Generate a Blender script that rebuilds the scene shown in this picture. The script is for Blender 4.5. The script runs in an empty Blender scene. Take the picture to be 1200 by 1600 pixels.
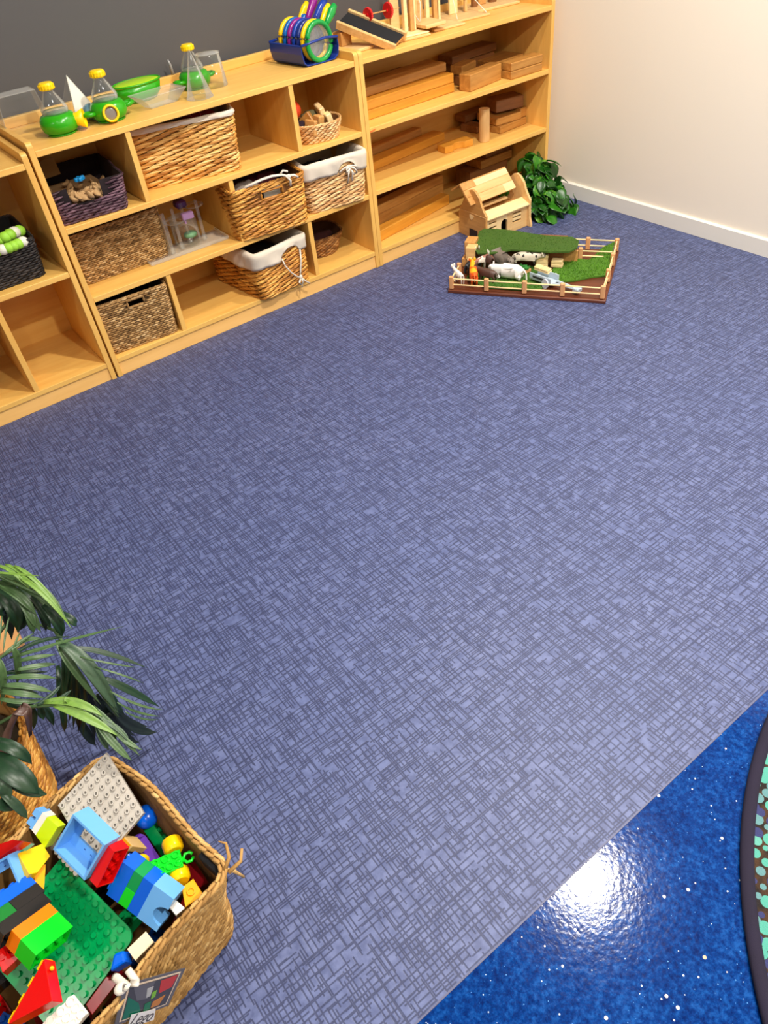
import bpy, bmesh, math, random
from mathutils import Vector, Matrix, Euler
random.seed(7)
PI = math.pi
scn = bpy.context.scene
COL = scn.collection

# ------------------------------------------------------------------ camera
cam_d = bpy.data.cameras.new('camera'); cam = bpy.data.objects.new('camera', cam_d); COL.objects.link(cam)
cam.location = (-1.69653, -2.49388, 1.35782)
cam.rotation_euler = (0.820864, 0.098506, -0.647081)
cam_d.sensor_width = 36.0; cam_d.sensor_fit = 'AUTO'; cam_d.lens = 1141.4695/1600*36
cam_d.clip_start = 0.02; cam_d.clip_end = 50
scn.camera = cam
# ------------------------------------------------------------------ world, exposure
w = bpy.data.worlds.new('world'); scn.world = w; w.use_nodes = True
w.node_tree.nodes['Background'].inputs[0].default_value = (0.86, 0.93, 1.0, 1)
w.node_tree.nodes['Background'].inputs[1].default_value = 0.55
scn.view_settings.view_transform = 'Standard'; scn.view_settings.look = 'None'
scn.view_settings.exposure = 0.0; scn.view_settings.gamma = 1.0; scn.view_settings.use_curve_mapping = False
scn.cycles.use_denoising = True
scn.cycles.max_bounces = 8; scn.cycles.transparent_max_bounces = 16
scn.cycles.caustics_reflective = False; scn.cycles.caustics_refractive = False
# ------------------------------------------------------------------ one round ceiling downlight, plus added unseen fill lights
def downlight_and_fill(x, y, power, size=0.13, col=(1.0, 0.935, 0.845)):
    l = bpy.data.lights.new('downlight_and_fill', 'AREA'); l.shape = 'DISK'; l.size = size; l.energy = power; l.color = col
    o = bpy.data.objects.new('downlight_and_fill', l); COL.objects.link(o); o.location = (x, y, 2.69)
for (x, y, p) in ((-0.29, -1.71, 74), (0.35, -0.85, 30), (-1.95, -1.75, 6), (-0.8, -3.3, 74), (-2.3, -3.6, 18), (-3.8, -1.7, 20)):  # first is the lamp mirrored in the floor, the rest are added fill
    downlight_and_fill(x, y, p)
def panel(x, y, sx, sy, power, col=(1.0, 0.95, 0.87)):
    l = bpy.data.lights.new('fill_panel', 'AREA'); l.shape = 'RECTANGLE'; l.size = sx; l.size_y = sy; l.energy = power; l.color = col
    o = bpy.data.objects.new('fill_panel', l); COL.objects.link(o); o.location = (x, y, 2.69)
panel(-2.6, -4.6, 1.2, .6, 8); panel(0.2, -4.6, 1.2, .6, 24)  # unseen panels added as soft fill from the front

# ------------------------------------------------------------------ materials
def s2l(c): return tuple(((v/12.92) if v <= .04045 else ((v+.055)/1.055)**2.4) for v in c)
def rgb(r, g, b): return s2l((r/255, g/255, b/255)) + (1,)
MC = {}
def base_mat(name):
    m = bpy.data.materials.new(name); m.use_nodes = True; nt = m.node_tree
    return m, nt, nt.nodes['Principled BSDF']
def ramp(nt, fac, stops):
    r = nt.nodes.new('ShaderNodeValToRGB'); el = r.color_ramp.elements
    while len(el) < len(stops): el.new(.5)
    for e, (p, c) in zip(el, stops): e.position = p; e.color = c
    nt.links.new(fac, r.inputs[0]); return r.outputs[0]
def mth(nt, op, a, b=None, c=None):
    n = nt.nodes.new('ShaderNodeMath'); n.operation = op
    for i, v in enumerate((a, b, c)):
        if v is None: continue
        if isinstance(v, (int, float)): n.inputs[i].default_value = v
        else: nt.links.new(v, n.inputs[i])
    return n.outputs[0]
def mixc(nt, f, a, b):
    n = nt.nodes.new('ShaderNodeMix'); n.data_type = 'RGBA'
    for i, v in ((0, f), (6, a), (7, b)):
        if isinstance(v, (int, float, tuple)): n.inputs[i].default_value = v
        else: nt.links.new(v, n.inputs[i])
    return n.outputs[2]
def bump(nt, bs, h, s, d=.002):
    b = nt.nodes.new('ShaderNodeBump'); b.inputs['Strength'].default_value = s; b.inputs['Distance'].default_value = d
    nt.links.new(h, b.inputs['Height']); nt.links.new(b.outputs[0], bs.inputs['Normal'])
def noise(nt, vec, scale, det=2, rough=.5):
    n = nt.nodes.new('ShaderNodeTexNoise'); n.inputs['Scale'].default_value = scale; n.inputs['Detail'].default_value = det; n.inputs['Roughness'].default_value = rough
    if vec is not None: nt.links.new(vec, n.inputs['Vector'])
    return n.outputs[0]
def coords(nt, scale=(1, 1, 1), kind='Object', rot=(0, 0, 0)):
    t = nt.nodes.new('ShaderNodeTexCoord'); mp = nt.nodes.new('ShaderNodeMapping')
    mp.inputs['Scale'].default_value = scale; mp.inputs['Rotation'].default_value = rot
    nt.links.new(t.outputs[kind], mp.inputs[0]); return mp.outputs[0]

def wood(name, c1, c2, rough=.45, axis=0, sc=1.0):
    if name in MC: return MC[name]
    m, nt, b = base_mat(name)
    s = [14*sc, 14*sc, 14*sc]; s[axis] = 1.2*sc
    v = coords(nt, tuple(s))
    g = noise(nt, v, 3.0, 6, .6); g2 = noise(nt, coords(nt, (1.5, 1.5, 1.5)), 1.5, 2)
    f = mth(nt, 'ADD', mth(nt, 'MULTIPLY', g, .75), mth(nt, 'MULTIPLY', g2, .25))
    nt.links.new(ramp(nt, f, [(.32, c2), (.68, c1)]), b.inputs['Base Color'])
    b.inputs['Roughness'].default_value = rough
    bump(nt, b, g, .12, .001)
    MC[name] = m; return m
def plastic(name, c, rough=.32, spec=.5):
    if name in MC: return MC[name]
    m, nt, b = base_mat(name)
    n = noise(nt, coords(nt), 35, 3)
    nt.links.new(mixc(nt, mth(nt, 'MULTIPLY', n, .12), c, tuple(x*.8 for x in c[:3])+(1,)), b.inputs['Base Color'])
    b.inputs['Roughness'].default_value = rough; b.inputs['Specular IOR Level'].default_value = spec
    MC[name] = m; return m
def strand(name, stops, rough=.6, spec=.3):
    if name in MC: return MC[name]
    m, nt, b = base_mat(name)
    g = nt.nodes.new('ShaderNodeNewGeometry')
    n = noise(nt, coords(nt), 60, 3)
    f = mth(nt, 'ADD', mth(nt, 'MULTIPLY', g.outputs['Random Per Island'], .7), mth(nt, 'MULTIPLY', n, .3))
    nt.links.new(ramp(nt, f, stops), b.inputs['Base Color'])
    b.inputs['Roughness'].default_value = rough; b.inputs['Specular IOR Level'].default_value = spec
    bump(nt, b, n, .3, .001)
    MC[name] = m; return m
def cloth(name, c, c2=None, sc=500, rough=.9):
    if name in MC: return MC[name]
    m, nt, b = base_mat(name)
    n = noise(nt, coords(nt), 18, 4); n2 = noise(nt, coords(nt), sc, 2)
    nt.links.new(mixc(nt, n, c, c2 or tuple(x*.75 for x in c[:3])+(1,)), b.inputs['Base Color'])
    b.inputs['Roughness'].default_value = rough; bump(nt, b, n2, .4, .001)
    MC[name] = m; return m
def clear(name, tint=(.985, .99, .99, 1), edge=.012):
    """thin clear plastic: mostly transparent, glossy by angle, white highlights painted on the edges"""
    if name in MC: return MC[name]
    m = bpy.data.materials.new(name); m.use_nodes = True; nt = m.node_tree; nt.nodes.clear()
    o = nt.nodes.new('ShaderNodeOutputMaterial'); t = nt.nodes.new('ShaderNodeBsdfTransparent'); g = nt.nodes.new('ShaderNodeBsdfGlossy')
    d = nt.nodes.new('ShaderNodeBsdfDiffuse'); d.inputs[0].default_value = (.95, .95, .93, 1)
    t.inputs[0].default_value = tint; g.inputs['Roughness'].default_value = .06
    lw = nt.nodes.new('ShaderNodeLayerWeight'); lw.inputs[0].default_value = .18
    n = noise(nt, coords(nt), 12, 3)
    f = mth(nt, 'ADD', mth(nt, 'MULTIPLY', lw.outputs['Fresnel'], .32), mth(nt, 'MULTIPLY', n, .03))
    a = nt.nodes.new('ShaderNodeMixShader'); nt.links.new(f, a.inputs[0]); nt.links.new(t.outputs[0], a.inputs[1]); nt.links.new(g.outputs[0], a.inputs[2])
    a2 = nt.nodes.new('ShaderNodeMixShader'); nt.links.new(mth(nt, 'ADD', mth(nt, 'MULTIPLY', lw.outputs['Fresnel'], .22), edge), a2.inputs[0])  # white diffuse at grazing angles, a painted edge highlight
    nt.links.new(a.outputs[0], a2.inputs[1]); nt.links.new(d.outputs[0], a2.inputs[2]); nt.links.new(a2.outputs[0], o.inputs[0])
    MC[name] = m; return m

MAPLE = wood('maple', rgb(240, 194, 106), rgb(228, 174, 86), .42, 0)
MAPLE_V = wood('maple_upright', rgb(240, 192, 104), rgb(226, 172, 84), .42, 2)
MAPLE_P = wood('maple_plinth', rgb(250, 200, 122), rgb(240, 186, 106), .5, 0)
OAKBLK = wood('block_wood', rgb(206, 152, 78), rgb(164, 108, 44), .5, 0, 1.6)
OAKBLK2 = wood('block_wood_golden', rgb(226, 162, 60), rgb(204, 136, 40), .45, 0, 1.4)
OAKBLK3 = wood('block_wood_pale', rgb(226, 188, 130), rgb(200, 156, 98), .5, 2, 1.6)
DARKBLK = wood('block_wood_brown', rgb(150, 98, 52), rgb(116, 72, 36), .5, 0, 1.6)
PINE = wood('toy_pine', rgb(238, 200, 140), rgb(214, 168, 104), .5, 0, 1.8)
PINE2 = wood('toy_pine_dark', rgb(216, 164, 96), rgb(186, 132, 70), .5, 1, 1.8)
PINE3 = wood('toy_pine_light', rgb(250, 224, 170), rgb(238, 204, 142), .5, 0, 1.8)
POST = wood('fence_wood', rgb(226, 170, 118), rgb(206, 146, 92), .55, 2, 2)
MAHOG = wood('mahogany', rgb(112, 58, 34), rgb(84, 40, 24), .4, 0, 1.2)
WILLOW = strand('willow', [(.05, rgb(150, 92, 36)), (.35, rgb(206, 146, 68)), (.6, rgb(232, 184, 104)), (.95, rgb(248, 214, 142))], .45, .4)
WILLOW_P = strand('willow_pale', [(.05, rgb(170, 112, 62)), (.4, rgb(222, 172, 110)), (.95, rgb(246, 214, 160))], .5, .4)
WILLOW_D = strand('willow_amber', [(.05, rgb(132, 76, 24)), (.45, rgb(204, 138, 54)), (.95, rgb(238, 186, 96))], .45, .4)
SEAG = strand('seagrass', [(.05, rgb(96, 70, 40)), (.4, rgb(160, 122, 74)), (.7, rgb(188, 150, 98)), (.95, rgb(214, 184, 136))], .8)
SEAG_L = strand('water_hyacinth', [(.05, rgb(124, 88, 44)), (.4, rgb(176, 134, 76)), (.75, rgb(200, 158, 96)), (.95, rgb(226, 190, 128))], .75)
PLUM = strand('plum_paper_rope', [(.05, rgb(46, 26, 34)), (.5, rgb(82, 54, 66)), (.95, rgb(124, 92, 106))], .5, .4)
BLKW = strand('black_rope', [(.05, rgb(22, 20, 20)), (.5, rgb(44, 40, 40)), (.95, rgb(70, 64, 62))], .6)
BRNW = strand('brown_wicker', [(.05, rgb(92, 56, 24)), (.5, rgb(150, 102, 52)), (.95, rgb(196, 146, 86))], .6)
def core(name, c): return cloth(name, c, None, 300)
CORE_W = core('basket_core_tan', rgb(128, 82, 36)); CORE_S = core('basket_core_seagrass', rgb(98, 74, 44)); CORE_P = core('basket_core_plum', rgb(30, 16, 22)); CORE_B = core('basket_core_black', rgb(16, 15, 15)); CORE_L = core('basket_core_hyacinth', rgb(140, 100, 48))
LINEN = cloth('linen', rgb(232, 222, 206), rgb(206, 194, 176), 700)
CLEAR = clear('clear_acrylic'); CLEAR2 = clear('clear_acrylic_frosty', (.97, .98, .98, 1), .07)
G_BUG = plastic('green_toy_plastic', rgb(44, 160, 16), .25); Y_BUG = plastic('yellow_toy_plastic', rgb(252, 212, 10), .35)
LIME_T = plastic('lime_lid', rgb(176, 222, 20), .3)
BLUE_T = plastic('royal_blue_plastic', rgb(14, 50, 140), .28)
DKGREY = plastic('dark_grey', rgb(52, 52, 54), .5); BLACKR = plastic('black_rubber', rgb(34, 35, 38), .75, .2)
GREYW = plastic('grey_lens', rgb(134, 128, 122), .2)
RED_T = plastic('red_toy', rgb(214, 22, 28), .35)
PC = dict(red=rgb(216, 14, 14), blue=rgb(0, 96, 224), green=rgb(0, 148, 78), bright=rgb(10, 206, 36), lime=rgb(196, 226, 20), lblue=rgb(108, 176, 240), white=rgb(240, 232, 220), yellow=rgb(252, 196, 10),
    orange=rgb(252, 128, 14), black=rgb(34, 32, 32), dgreen=rgb(14, 118, 44), cream=rgb(244, 222, 182), tan=rgb(226, 186, 116), purple=rgb(104, 60, 168), grey=rgb(186, 180, 171), dred=rgb(120, 12, 22), amber=rgb(250, 170, 8), teal=rgb(80, 190, 184), dgrey=rgb(112, 108, 102), dblue=rgb(0, 70, 160))
def pl(c): return plastic('brick_'+c, PC[c], .22)

# ------------------------------------------------------------------ object helpers
def tag(o, label=None, cat=None, group=None, kind=None):
    if label: o['label'] = label
    if cat: o['category'] = cat
    if group: o['group'] = group
    if kind: o['kind'] = kind
    return o
def thing(name, label, cat, loc=(0, 0, 0), rz=0, group=None, rot=None):
    o = bpy.data.objects.new(name, None); COL.objects.link(o); o.empty_display_size = .03
    o.location = loc; o.rotation_euler = rot if rot else (0, 0, rz)
    return tag(o, label, cat, group)
def frame_thing(name, label, cat, O, x, y, n, group=None):
    o = thing(name, label, cat, group=group)
    M = Matrix((Vector(x), Vector(y), Vector(n))).transposed().to_4x4(); M.translation = Vector(O)
    o.matrix_world = M; return o
class B:
    """collects shapes into one mesh"""
    def __init__(s): s.bm = bmesh.new()
    def _t(s, vs, M):
        if M is not None: bmesh.ops.transform(s.bm, matrix=M, verts=vs)
    def box(s, lo, hi, bev=0, M=None):
        r = bmesh.ops.create_cube(s.bm, size=1); vs = r['verts']
        c = [(a+b)/2 for a, b in zip(lo, hi)]; d = [max(b-a, 1e-5) for a, b in zip(lo, hi)]
        for v in vs: v.co = Vector([v.co[i]*d[i]+c[i] for i in range(3)])
        if bev:
            es = list({e for v in vs for e in v.link_edges})
            rr = bmesh.ops.bevel(s.bm, geom=es, offset=bev, segments=1, affect='EDGES', profile=.5)
            vs = list({v for f in rr['faces'] for v in f.verts} | {v for v in vs if v.is_valid})
        s._t(vs, M); return s
    def cyl(s, c, r, h, n=16, r2=None, axis='z', M=None, caps=True):
        R = {'z': Matrix.Identity(4), 'x': Matrix.Rotation(PI/2, 4, 'Y'), 'y': Matrix.Rotation(PI/2, 4, 'X')}[axis]
        q = bmesh.ops.create_cone(s.bm, cap_ends=caps, segments=n, radius1=r, radius2=r if r2 is None else r2, depth=h)
        M0 = Matrix.Translation(c) @ R
        s._t(q['verts'], (M @ M0) if M is not None else M0); return s
    def sph(s, c, r, sc=(1, 1, 1), n=12, M=None):
        q = bmesh.ops.create_uvsphere(s.bm, u_segments=n, v_segments=max(6, n//2+1), radius=r)
        M0 = Matrix.Translation(c) @ Matrix.Diagonal((*sc, 1)); s._t(q['verts'], (M @ M0) if M is not None else M0); return s
    def tube(s, pts, r, n=8, flat=1.0, close=False, cap=True):
        pts = [Vector(p) for p in pts]; m = len(pts); rings = []; up = Vector((0, 0, 1))
        for i, p in enumerate(pts):
            a = pts[(i-1) % m] if (close or i) else p; b = pts[(i+1) % m] if (close or i < m-1) else p
            d = (b-a).normalized() if (b-a).length > 1e-9 else up
            u = up if abs(d.dot(up)) < .95 else Vector((1, 0, 0))
            e1 = d.cross(u).normalized(); e2 = e1.cross(d)
            rr = r[i] if isinstance(r, (list, tuple)) else r
            rings.append([s.bm.verts.new(p + (e1*math.cos(2*PI*k/n)*flat + e2*math.sin(2*PI*k/n))*rr) for k in range(n)])
        for i in range(m if close else m-1):
            A, C_ = rings[i], rings[(i+1) % m]
            for k in range(n):
                s.bm.faces.new((A[k], A[(k+1) % n], C_[(k+1) % n], C_[k]))
        if cap and not close:
            s.bm.faces.new(rings[0][::-1]); s.bm.faces.new(rings[-1])
        return s
    def lathe(s, prof, n=24, M=None, sx=1, sy=1):
        rings = []; vs = []
        for (r, z) in prof:
            if r < 1e-6: ring = [s.bm.verts.new((0, 0, z))]
            else: ring = [s.bm.verts.new((r*math.cos(2*PI*k/n)*sx, r*math.sin(2*PI*k/n)*sy, z)) for k in range(n)]
            rings.append(ring); vs += ring
        for A, C_ in zip(rings, rings[1:]):
            for k in range(n):
                q = [A[k % len(A)], A[(k+1) % len(A)], C_[(k+1) % len(C_)], C_[k % len(C_)]]
                u = []
                for v in q:
                    if v not in u: u.append(v)
                if len(u) > 2:
                    try: s.bm.faces.new(u)
                    except ValueError: pass
        s._t(vs, M); return s
    def prism(s, poly, h0, h1, M=None):
        """polygon in xy extruded between z h0 and h1"""
        a = [s.bm.verts.new((x, y, h0)) for x, y in poly]; b = [s.bm.verts.new((x, y, h1)) for x, y in poly]
        s.bm.faces.new(a[::-1]); s.bm.faces.new(b); k = len(a)
        for i in range(k): s.bm.faces.new((a[i], a[(i+1) % k], b[(i+1) % k], b[i]))
        s._t(a+b, M); return s
    def slab(s, P, n, d):
        """3D polygon P with thickness d along -n"""
        n = Vector(n); a = [s.bm.verts.new(Vector(q)) for q in P]; b = [s.bm.verts.new(Vector(q)-n*d) for q in P]
        s.bm.faces.new(a); s.bm.faces.new(b[::-1]); k = len(a)
        for i in range(k): s.bm.faces.new((a[i], b[i], b[(i+1) % k], a[(i+1) % k]))
        return s
    def grid(s, f, nu, nv, cu=False, skip=None):
        V = [[s.bm.verts.new(f(i/nu, j/nv)) for j in range(nv+1)] for i in range(nu + (0 if cu else 1))]
        for i in range(nu):
            for j in range(nv):
                if skip and skip((i+.5)/nu, (j+.5)/nv): continue
                s.bm.faces.new((V[i][j], V[(i+1) % len(V)][j], V[(i+1) % len(V)][j+1], V[i][j+1]))
        return s
    def mesh(s, name, m, smooth=False):
        me = bpy.data.meshes.new(name)
        bmesh.ops.recalc_face_normals(s.bm, faces=s.bm.faces[:])
        s.bm.to_mesh(me); s.bm.free(); me.materials.append(m)
        if smooth:
            for p in me.polygons: p.use_smooth = True
        return me
    def obj(s, name, m, parent=None, smooth=False, solid=0, bevel=0, loc=None, label=None, sub=0, kind=None):
        o = bpy.data.objects.new(name, s.mesh(name, m, smooth)); COL.objects.link(o)
        if parent: o.parent = parent
        if loc: o.location = loc
        if solid:
            q = o.modifiers.new('solid', 'SOLIDIFY'); q.thickness = solid; q.offset = 0
        if bevel:
            q = o.modifiers.new('bevel', 'BEVEL'); q.width = bevel; q.segments = 2; q.limit_method = 'ANGLE'; q.angle_limit = .7
        if sub:
            q = o.modifiers.new('sub', 'SUBSURF'); q.levels = sub; q.render_levels = sub
        if smooth == 2:
            try:
                for p in o.data.polygons: p.use_smooth = True
                o.data.set_sharp_from_angle(angle=.6)
            except Exception: pass
        tag(o, label, None, None, kind)
        return o
def structure(name, b, m, parent=None, **k):
    o = b.obj(name, m, parent, **k)
    if not parent: o['kind'] = 'structure'
    return o

# ================================================================== SETTING
# patterned lilac-blue sheet floor -----------------------------------------
def carpet_mat():
    m, nt, b = base_mat('crosshatch_floor')
    t = nt.nodes.new('ShaderNodeTexCoord'); sp = nt.nodes.new('ShaderNodeSeparateXYZ'); nt.links.new(t.outputs['Object'], sp.inputs[0])
    X, Y = sp.outputs[0], sp.outputs[1]
    def white(a, b_):
        c = nt.nodes.new('ShaderNodeCombineXYZ'); nt.links.new(a, c.inputs[0])
        if isinstance(b_, (int, float)): c.inputs[1].default_value = b_
        else: nt.links.new(b_, c.inputs[1])
        n = nt.nodes.new('ShaderNodeTexWhiteNoise'); n.noise_dimensions = '3D'; nt.links.new(c.outputs[0], n.inputs[0]); return n.outputs[0]
    def fam(u, v, pitch, seg, dens, hw, seed):
        vv = mth(nt, 'DIVIDE', v, pitch); row = mth(nt, 'FLOOR', vv); fr = mth(nt, 'SUBTRACT', vv, row)
        r1 = white(row, seed)
        cen = mth(nt, 'MULTIPLY_ADD', r1, .6, .2)
        d = mth(nt, 'ABSOLUTE', mth(nt, 'SUBTRACT', fr, cen))
        uu = mth(nt, 'ADD', mth(nt, 'DIVIDE', u, seg), mth(nt, 'MULTIPLY', r1, 37.0)); cell = mth(nt, 'FLOOR', uu)
        on = mth(nt, 'LESS_THAN', white(row, mth(nt, 'ADD', cell, seed*3)), dens)
        mr = nt.nodes.new('ShaderNodeMapRange'); nt.links.new(d, mr.inputs[0]); mr.inputs[1].default_value = hw*.5; mr.inputs[2].default_value = hw*1.4; mr.inputs[3].default_value = 1; mr.inputs[4].default_value = 0
        return mth(nt, 'MULTIPLY', mr.outputs[0], on)
    L = None
    for (u, v, seed) in ((X, Y, 1.3), (Y, X, 5.7)):
        for (pitch, seg, dens, hw, k) in ((.0092, .036, .62, .15, 0), (.0135, .020, .55, .10, 11)):
            f = fam(u, v, pitch, seg, dens, hw, seed+k)
            L = f if L is None else mth(nt, 'MAXIMUM', L, f)
    blot = noise(nt, coords(nt), 3.2, 4); fine = noise(nt, coords(nt), 130, 3)
    mott = noise(nt, coords(nt), 45, 3, .6)
    lt = ramp(nt, blot, [(.3, rgb(92, 104, 148)), (.7, rgb(99, 109, 150))])
    lt2 = mixc(nt, ramp(nt, mott, [(.38, (1, 1, 1, 1)), (.62, (0, 0, 0, 1))]), lt, rgb(76, 86, 127))
    col = mixc(nt, mth(nt, 'MULTIPLY', L, mth(nt, 'MULTIPLY_ADD', fine, .5, .55)), lt2, rgb(38, 44, 76))
    nt.links.new(col, b.inputs['Base Color'])
    b.inputs['Roughness'].default_value = .5; b.inputs['Specular IOR Level'].default_value = .4
    h = mth(nt, 'ADD', mth(nt, 'MULTIPLY', L, -.6), mth(nt, 'MULTIPLY', fine, .5)); bump(nt, b, h, .35, .0012)
    return m
def vinyl_mat():
    m, nt, b = base_mat('blue_speckled_vinyl')
    v = coords(nt)
    n1 = noise(nt, v, 14, 5, .7); n2 = noise(nt, v, 95, 4, .75)
    c = ramp(nt, mth(nt, 'ADD', mth(nt, 'MULTIPLY', n1, .28), mth(nt, 'MULTIPLY', n2, .72)), [(.38, rgb(0, 28, 86)), (.50, rgb(0, 48, 116)), (.62, rgb(20, 76, 148))])
    def specks(scale, thr, c, colr, seedoff):
        vo = nt.nodes.new('ShaderNodeTexVoronoi'); vo.inputs['Scale'].default_value = scale
        mp = nt.nodes.new('ShaderNodeMapping'); mp.inputs['Location'].default_value = (seedoff, seedoff*.7, 0); nt.links.new(v, mp.inputs[0]); nt.links.new(mp.outputs[0], vo.inputs['Vector'])
        sc = nt.nodes.new('ShaderNodeSeparateColor'); nt.links.new(vo.outputs['Color'], sc.inputs[0])
        size = mth(nt, 'MULTIPLY', mth(nt, 'GREATER_THAN', sc.outputs[0], thr), mth(nt, 'MULTIPLY_ADD', sc.outputs[1], .10, .06))
        return mixc(nt, mth(nt, 'LESS_THAN', vo.outputs['Distance'], size), c, colr)
    c = specks(95, .80, c, rgb(200, 218, 240), 3.1); c = specks(52, .80, c, rgb(248, 238, 226), 9.7); c = specks(150, .82, c, rgb(90, 146, 210), 5.5)
    c = specks(34, .95, c, rgb(214, 176, 150), 1.7)
    nt.links.new(c, b.inputs['Base Color']); b.inputs['Roughness'].default_value = .10; b.inputs['Specular IOR Level'].default_value = .4
    bump(nt, b, mth(nt, 'ADD', noise(nt, v, 110, 2), mth(nt, 'MULTIPLY', noise(nt, v, 32, 1), .7)), .11, .0022)
    return m
XW, YB = 1.072, .40          # right wall, back wall
X0, Y0, ZC, SEAM = -4.6, -5.6, 2.7, -2.212
structure('floor', B().box((X0, SEAM+.0015, -.05), (XW+.02, YB+.02, 0)), carpet_mat())
structure('floor', B().box((X0, Y0, -.05), (XW+.02, SEAM-.0015, -.0008)), vinyl_mat())
seam_m = plastic('floor_weld', rgb(84, 88, 120), .5)
structure('trim_1', B().box((X0, SEAM-.0014, -.02), (XW, SEAM+.0014, .0006)), seam_m)
def paint(name, c, sc=60):
    m, nt, b = base_mat(name); n = noise(nt, coords(nt), sc, 4); n2 = noise(nt, coords(nt), 2.2, 2)
    nt.links.new(mixc(nt, mth(nt, 'MULTIPLY', n2, .25), c, tuple(x*.9 for x in c[:3])+(1,)), b.inputs['Base Color']); b.inputs['Roughness'].default_value = .6
    bump(nt, b, n, .08, .001); return m
GREYP = paint('charcoal_grey_paint', rgb(80, 79, 81)); CREAM = paint('cream_paint', rgb(246, 236, 219)); WHITE = paint('white_gloss_paint', rgb(236, 232, 222)); CEIL = paint('ceiling_paint', rgb(206, 204, 200)); FARW = paint('far_wall_paint', rgb(168, 158, 144))
structure('wall_back', B().box((X0, YB, 0), (XW, YB+.1, ZC)), GREYP)
structure('wall_right', B().box((XW, Y0, 0), (XW+.1, YB+.1, ZC)), CREAM)
structure('wall_left', B().box((X0-.1, Y0, 0), (X0, YB+.1, ZC)), FARW)
structure('wall_front', B().box((X0-.1, Y0-.1, 0), (XW+.1, Y0, ZC)), FARW)
structure('ceiling', B().box((X0-.1, Y0-.1, ZC), (XW+.1, YB+.1, ZC+.1)), CEIL)
structure('baseboard_right', B().prism([(XW-.0125, 0), (XW, 0), (XW, .066), (XW-.006, .066), (XW-.0125, .0615)], 0, 1,
          Matrix(((1, 0, 0, 0), (0, 0, -(YB-Y0), YB), (0, 1, 0, 0), (0, 0, 0, 1)))), WHITE)
structure('baseboard_back', B().box((.99+.03, YB-.0125, 0), (XW-.013, YB, .066)), WHITE)

# round patterned rug, lower right -----------------------------------------
def rug():
    cx, cy, R = -.478, -3.153, .9375
    t = thing('round_rug', 'round dark brown rug with aqua and violet dots and a dark purple bound edge', 'rug', (cx, cy, 0))
    m, nt, b = base_mat('dotted_pile'); v = coords(nt)
    vo = nt.nodes.new('ShaderNodeTexVoronoi'); vo.inputs['Scale'].default_value = 54; vo.inputs['Randomness'].default_value = .45; nt.links.new(v, vo.inputs['Vector'])
    sc = nt.nodes.new('ShaderNodeSeparateColor'); nt.links.new(vo.outputs['Color'], sc.inputs[0])
    dots = mth(nt, 'LESS_THAN', vo.outputs['Distance'], mth(nt, 'MULTIPLY_ADD', sc.outputs[2], .08, .50))
    dc = ramp(nt, sc.outputs[0], [(0, rgb(50, 54, 100)), (.24, rgb(44, 46, 88)), (.26, rgb(92, 136, 140)), (.55, rgb(108, 142, 140)), (.57, rgb(78, 158, 142)), (.86, rgb(92, 162, 148)), (.88, rgb(30, 24, 26)), (1, rgb(40, 30, 26))])
    for e in nt.nodes:
        if e.type == 'VALTORGB': e.color_ramp.interpolation = 'CONSTANT'
    fuzz = noise(nt, v, 400, 2); patch = noise(nt, v, 7, 2)
    big = mth(nt, 'GREATER_THAN', patch, .60)
    ground = ramp(nt, noise(nt, v, 60, 3), [(.4, rgb(30, 22, 18)), (.6, rgb(66, 44, 26))])
    c = mixc(nt, mth(nt, 'MULTIPLY', dots, mth(nt, 'SUBTRACT', 1.0, mth(nt, 'MULTIPLY', big, .0))), ground, dc)
    c = mixc(nt, mth(nt, 'MULTIPLY', big, mth(nt, 'GREATER_THAN', noise(nt, v, 55, 1), .44)), c, rgb(104, 140, 142))
    nt.links.new(c, b.inputs['Base Color']); b.inputs['Roughness'].default_value = .95; bump(nt, b, fuzz, .6, .003)
    B().lathe([(0, 0), (R-.022, 0), (R-.022, .008), (0, .008)], 160).obj('pile', m, t)
    bb = B(); bb.tube([((R-.012)*math.cos(a*PI/120), (R-.012)*math.sin(a*PI/120), .0065) for a in range(240)], .0065, 8, 1.85, close=True)
    bb.obj('bound_edge', cloth('purple_binding', rgb(28, 20, 48), rgb(20, 14, 34), 900), t, smooth=True)
rug()

# ================================================================== SHELVING
T = .0182
def side_panel(t, x0, ztop, depth=.372):
    r = .014
    prof = [(0, 0), (0, ztop-r)] + [(r-r*math.cos(a*PI/8), ztop-r+r*math.sin(a*PI/8)) for a in range(1, 5)] + [(depth, ztop), (depth, 0)]
    M = Matrix(((0, 0, 1, 0), (1, 0, 0, 0), (0, 1, 0, 0), (0, 0, 0, 1)))
    B().prism(prof, x0, x0+T, M).obj('side_panel', MAPLE_V, t, bevel=.0015)
def shelf_unit(label, x0, x1, tops, ztop, divs, yf=0.0):
    t = thing('shelf_unit', label, 'shelving', (0, yf, 0))
    side_panel(t, x0, ztop); side_panel(t, x1-T, ztop)
    a, b = x0+T, x1-T
    for i, z in enumerate(tops):
        nm = 'top_board' if i == len(tops)-1 else ('bottom_board' if i == 0 else 'shelf_board')
        B().box((a, 0.001, z-T), (b, .366, z)).obj(nm, MAPLE, t, bevel=.0018)
    B().box((a, .366, 0.01), (b, .374, ztop)).obj('back_panel', MAPLE, t)
    B().box((a, .348, tops[-1]), (b, .366, ztop+.004)).obj('back_rail', MAPLE, t, bevel=.002)
    B().box((a, .006, 0), (b, .022, tops[0]-T)).obj('plinth', MAPLE_P, t, bevel=.001)
    for (x, r) in divs:
        B().box((x, .003, tops[r]), (x+T, .366, tops[r+1]-T)).obj('divider', MAPLE_V, t, bevel=.0015)
    return t
MT = (.0707, .3057, .5395, .772)
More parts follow.
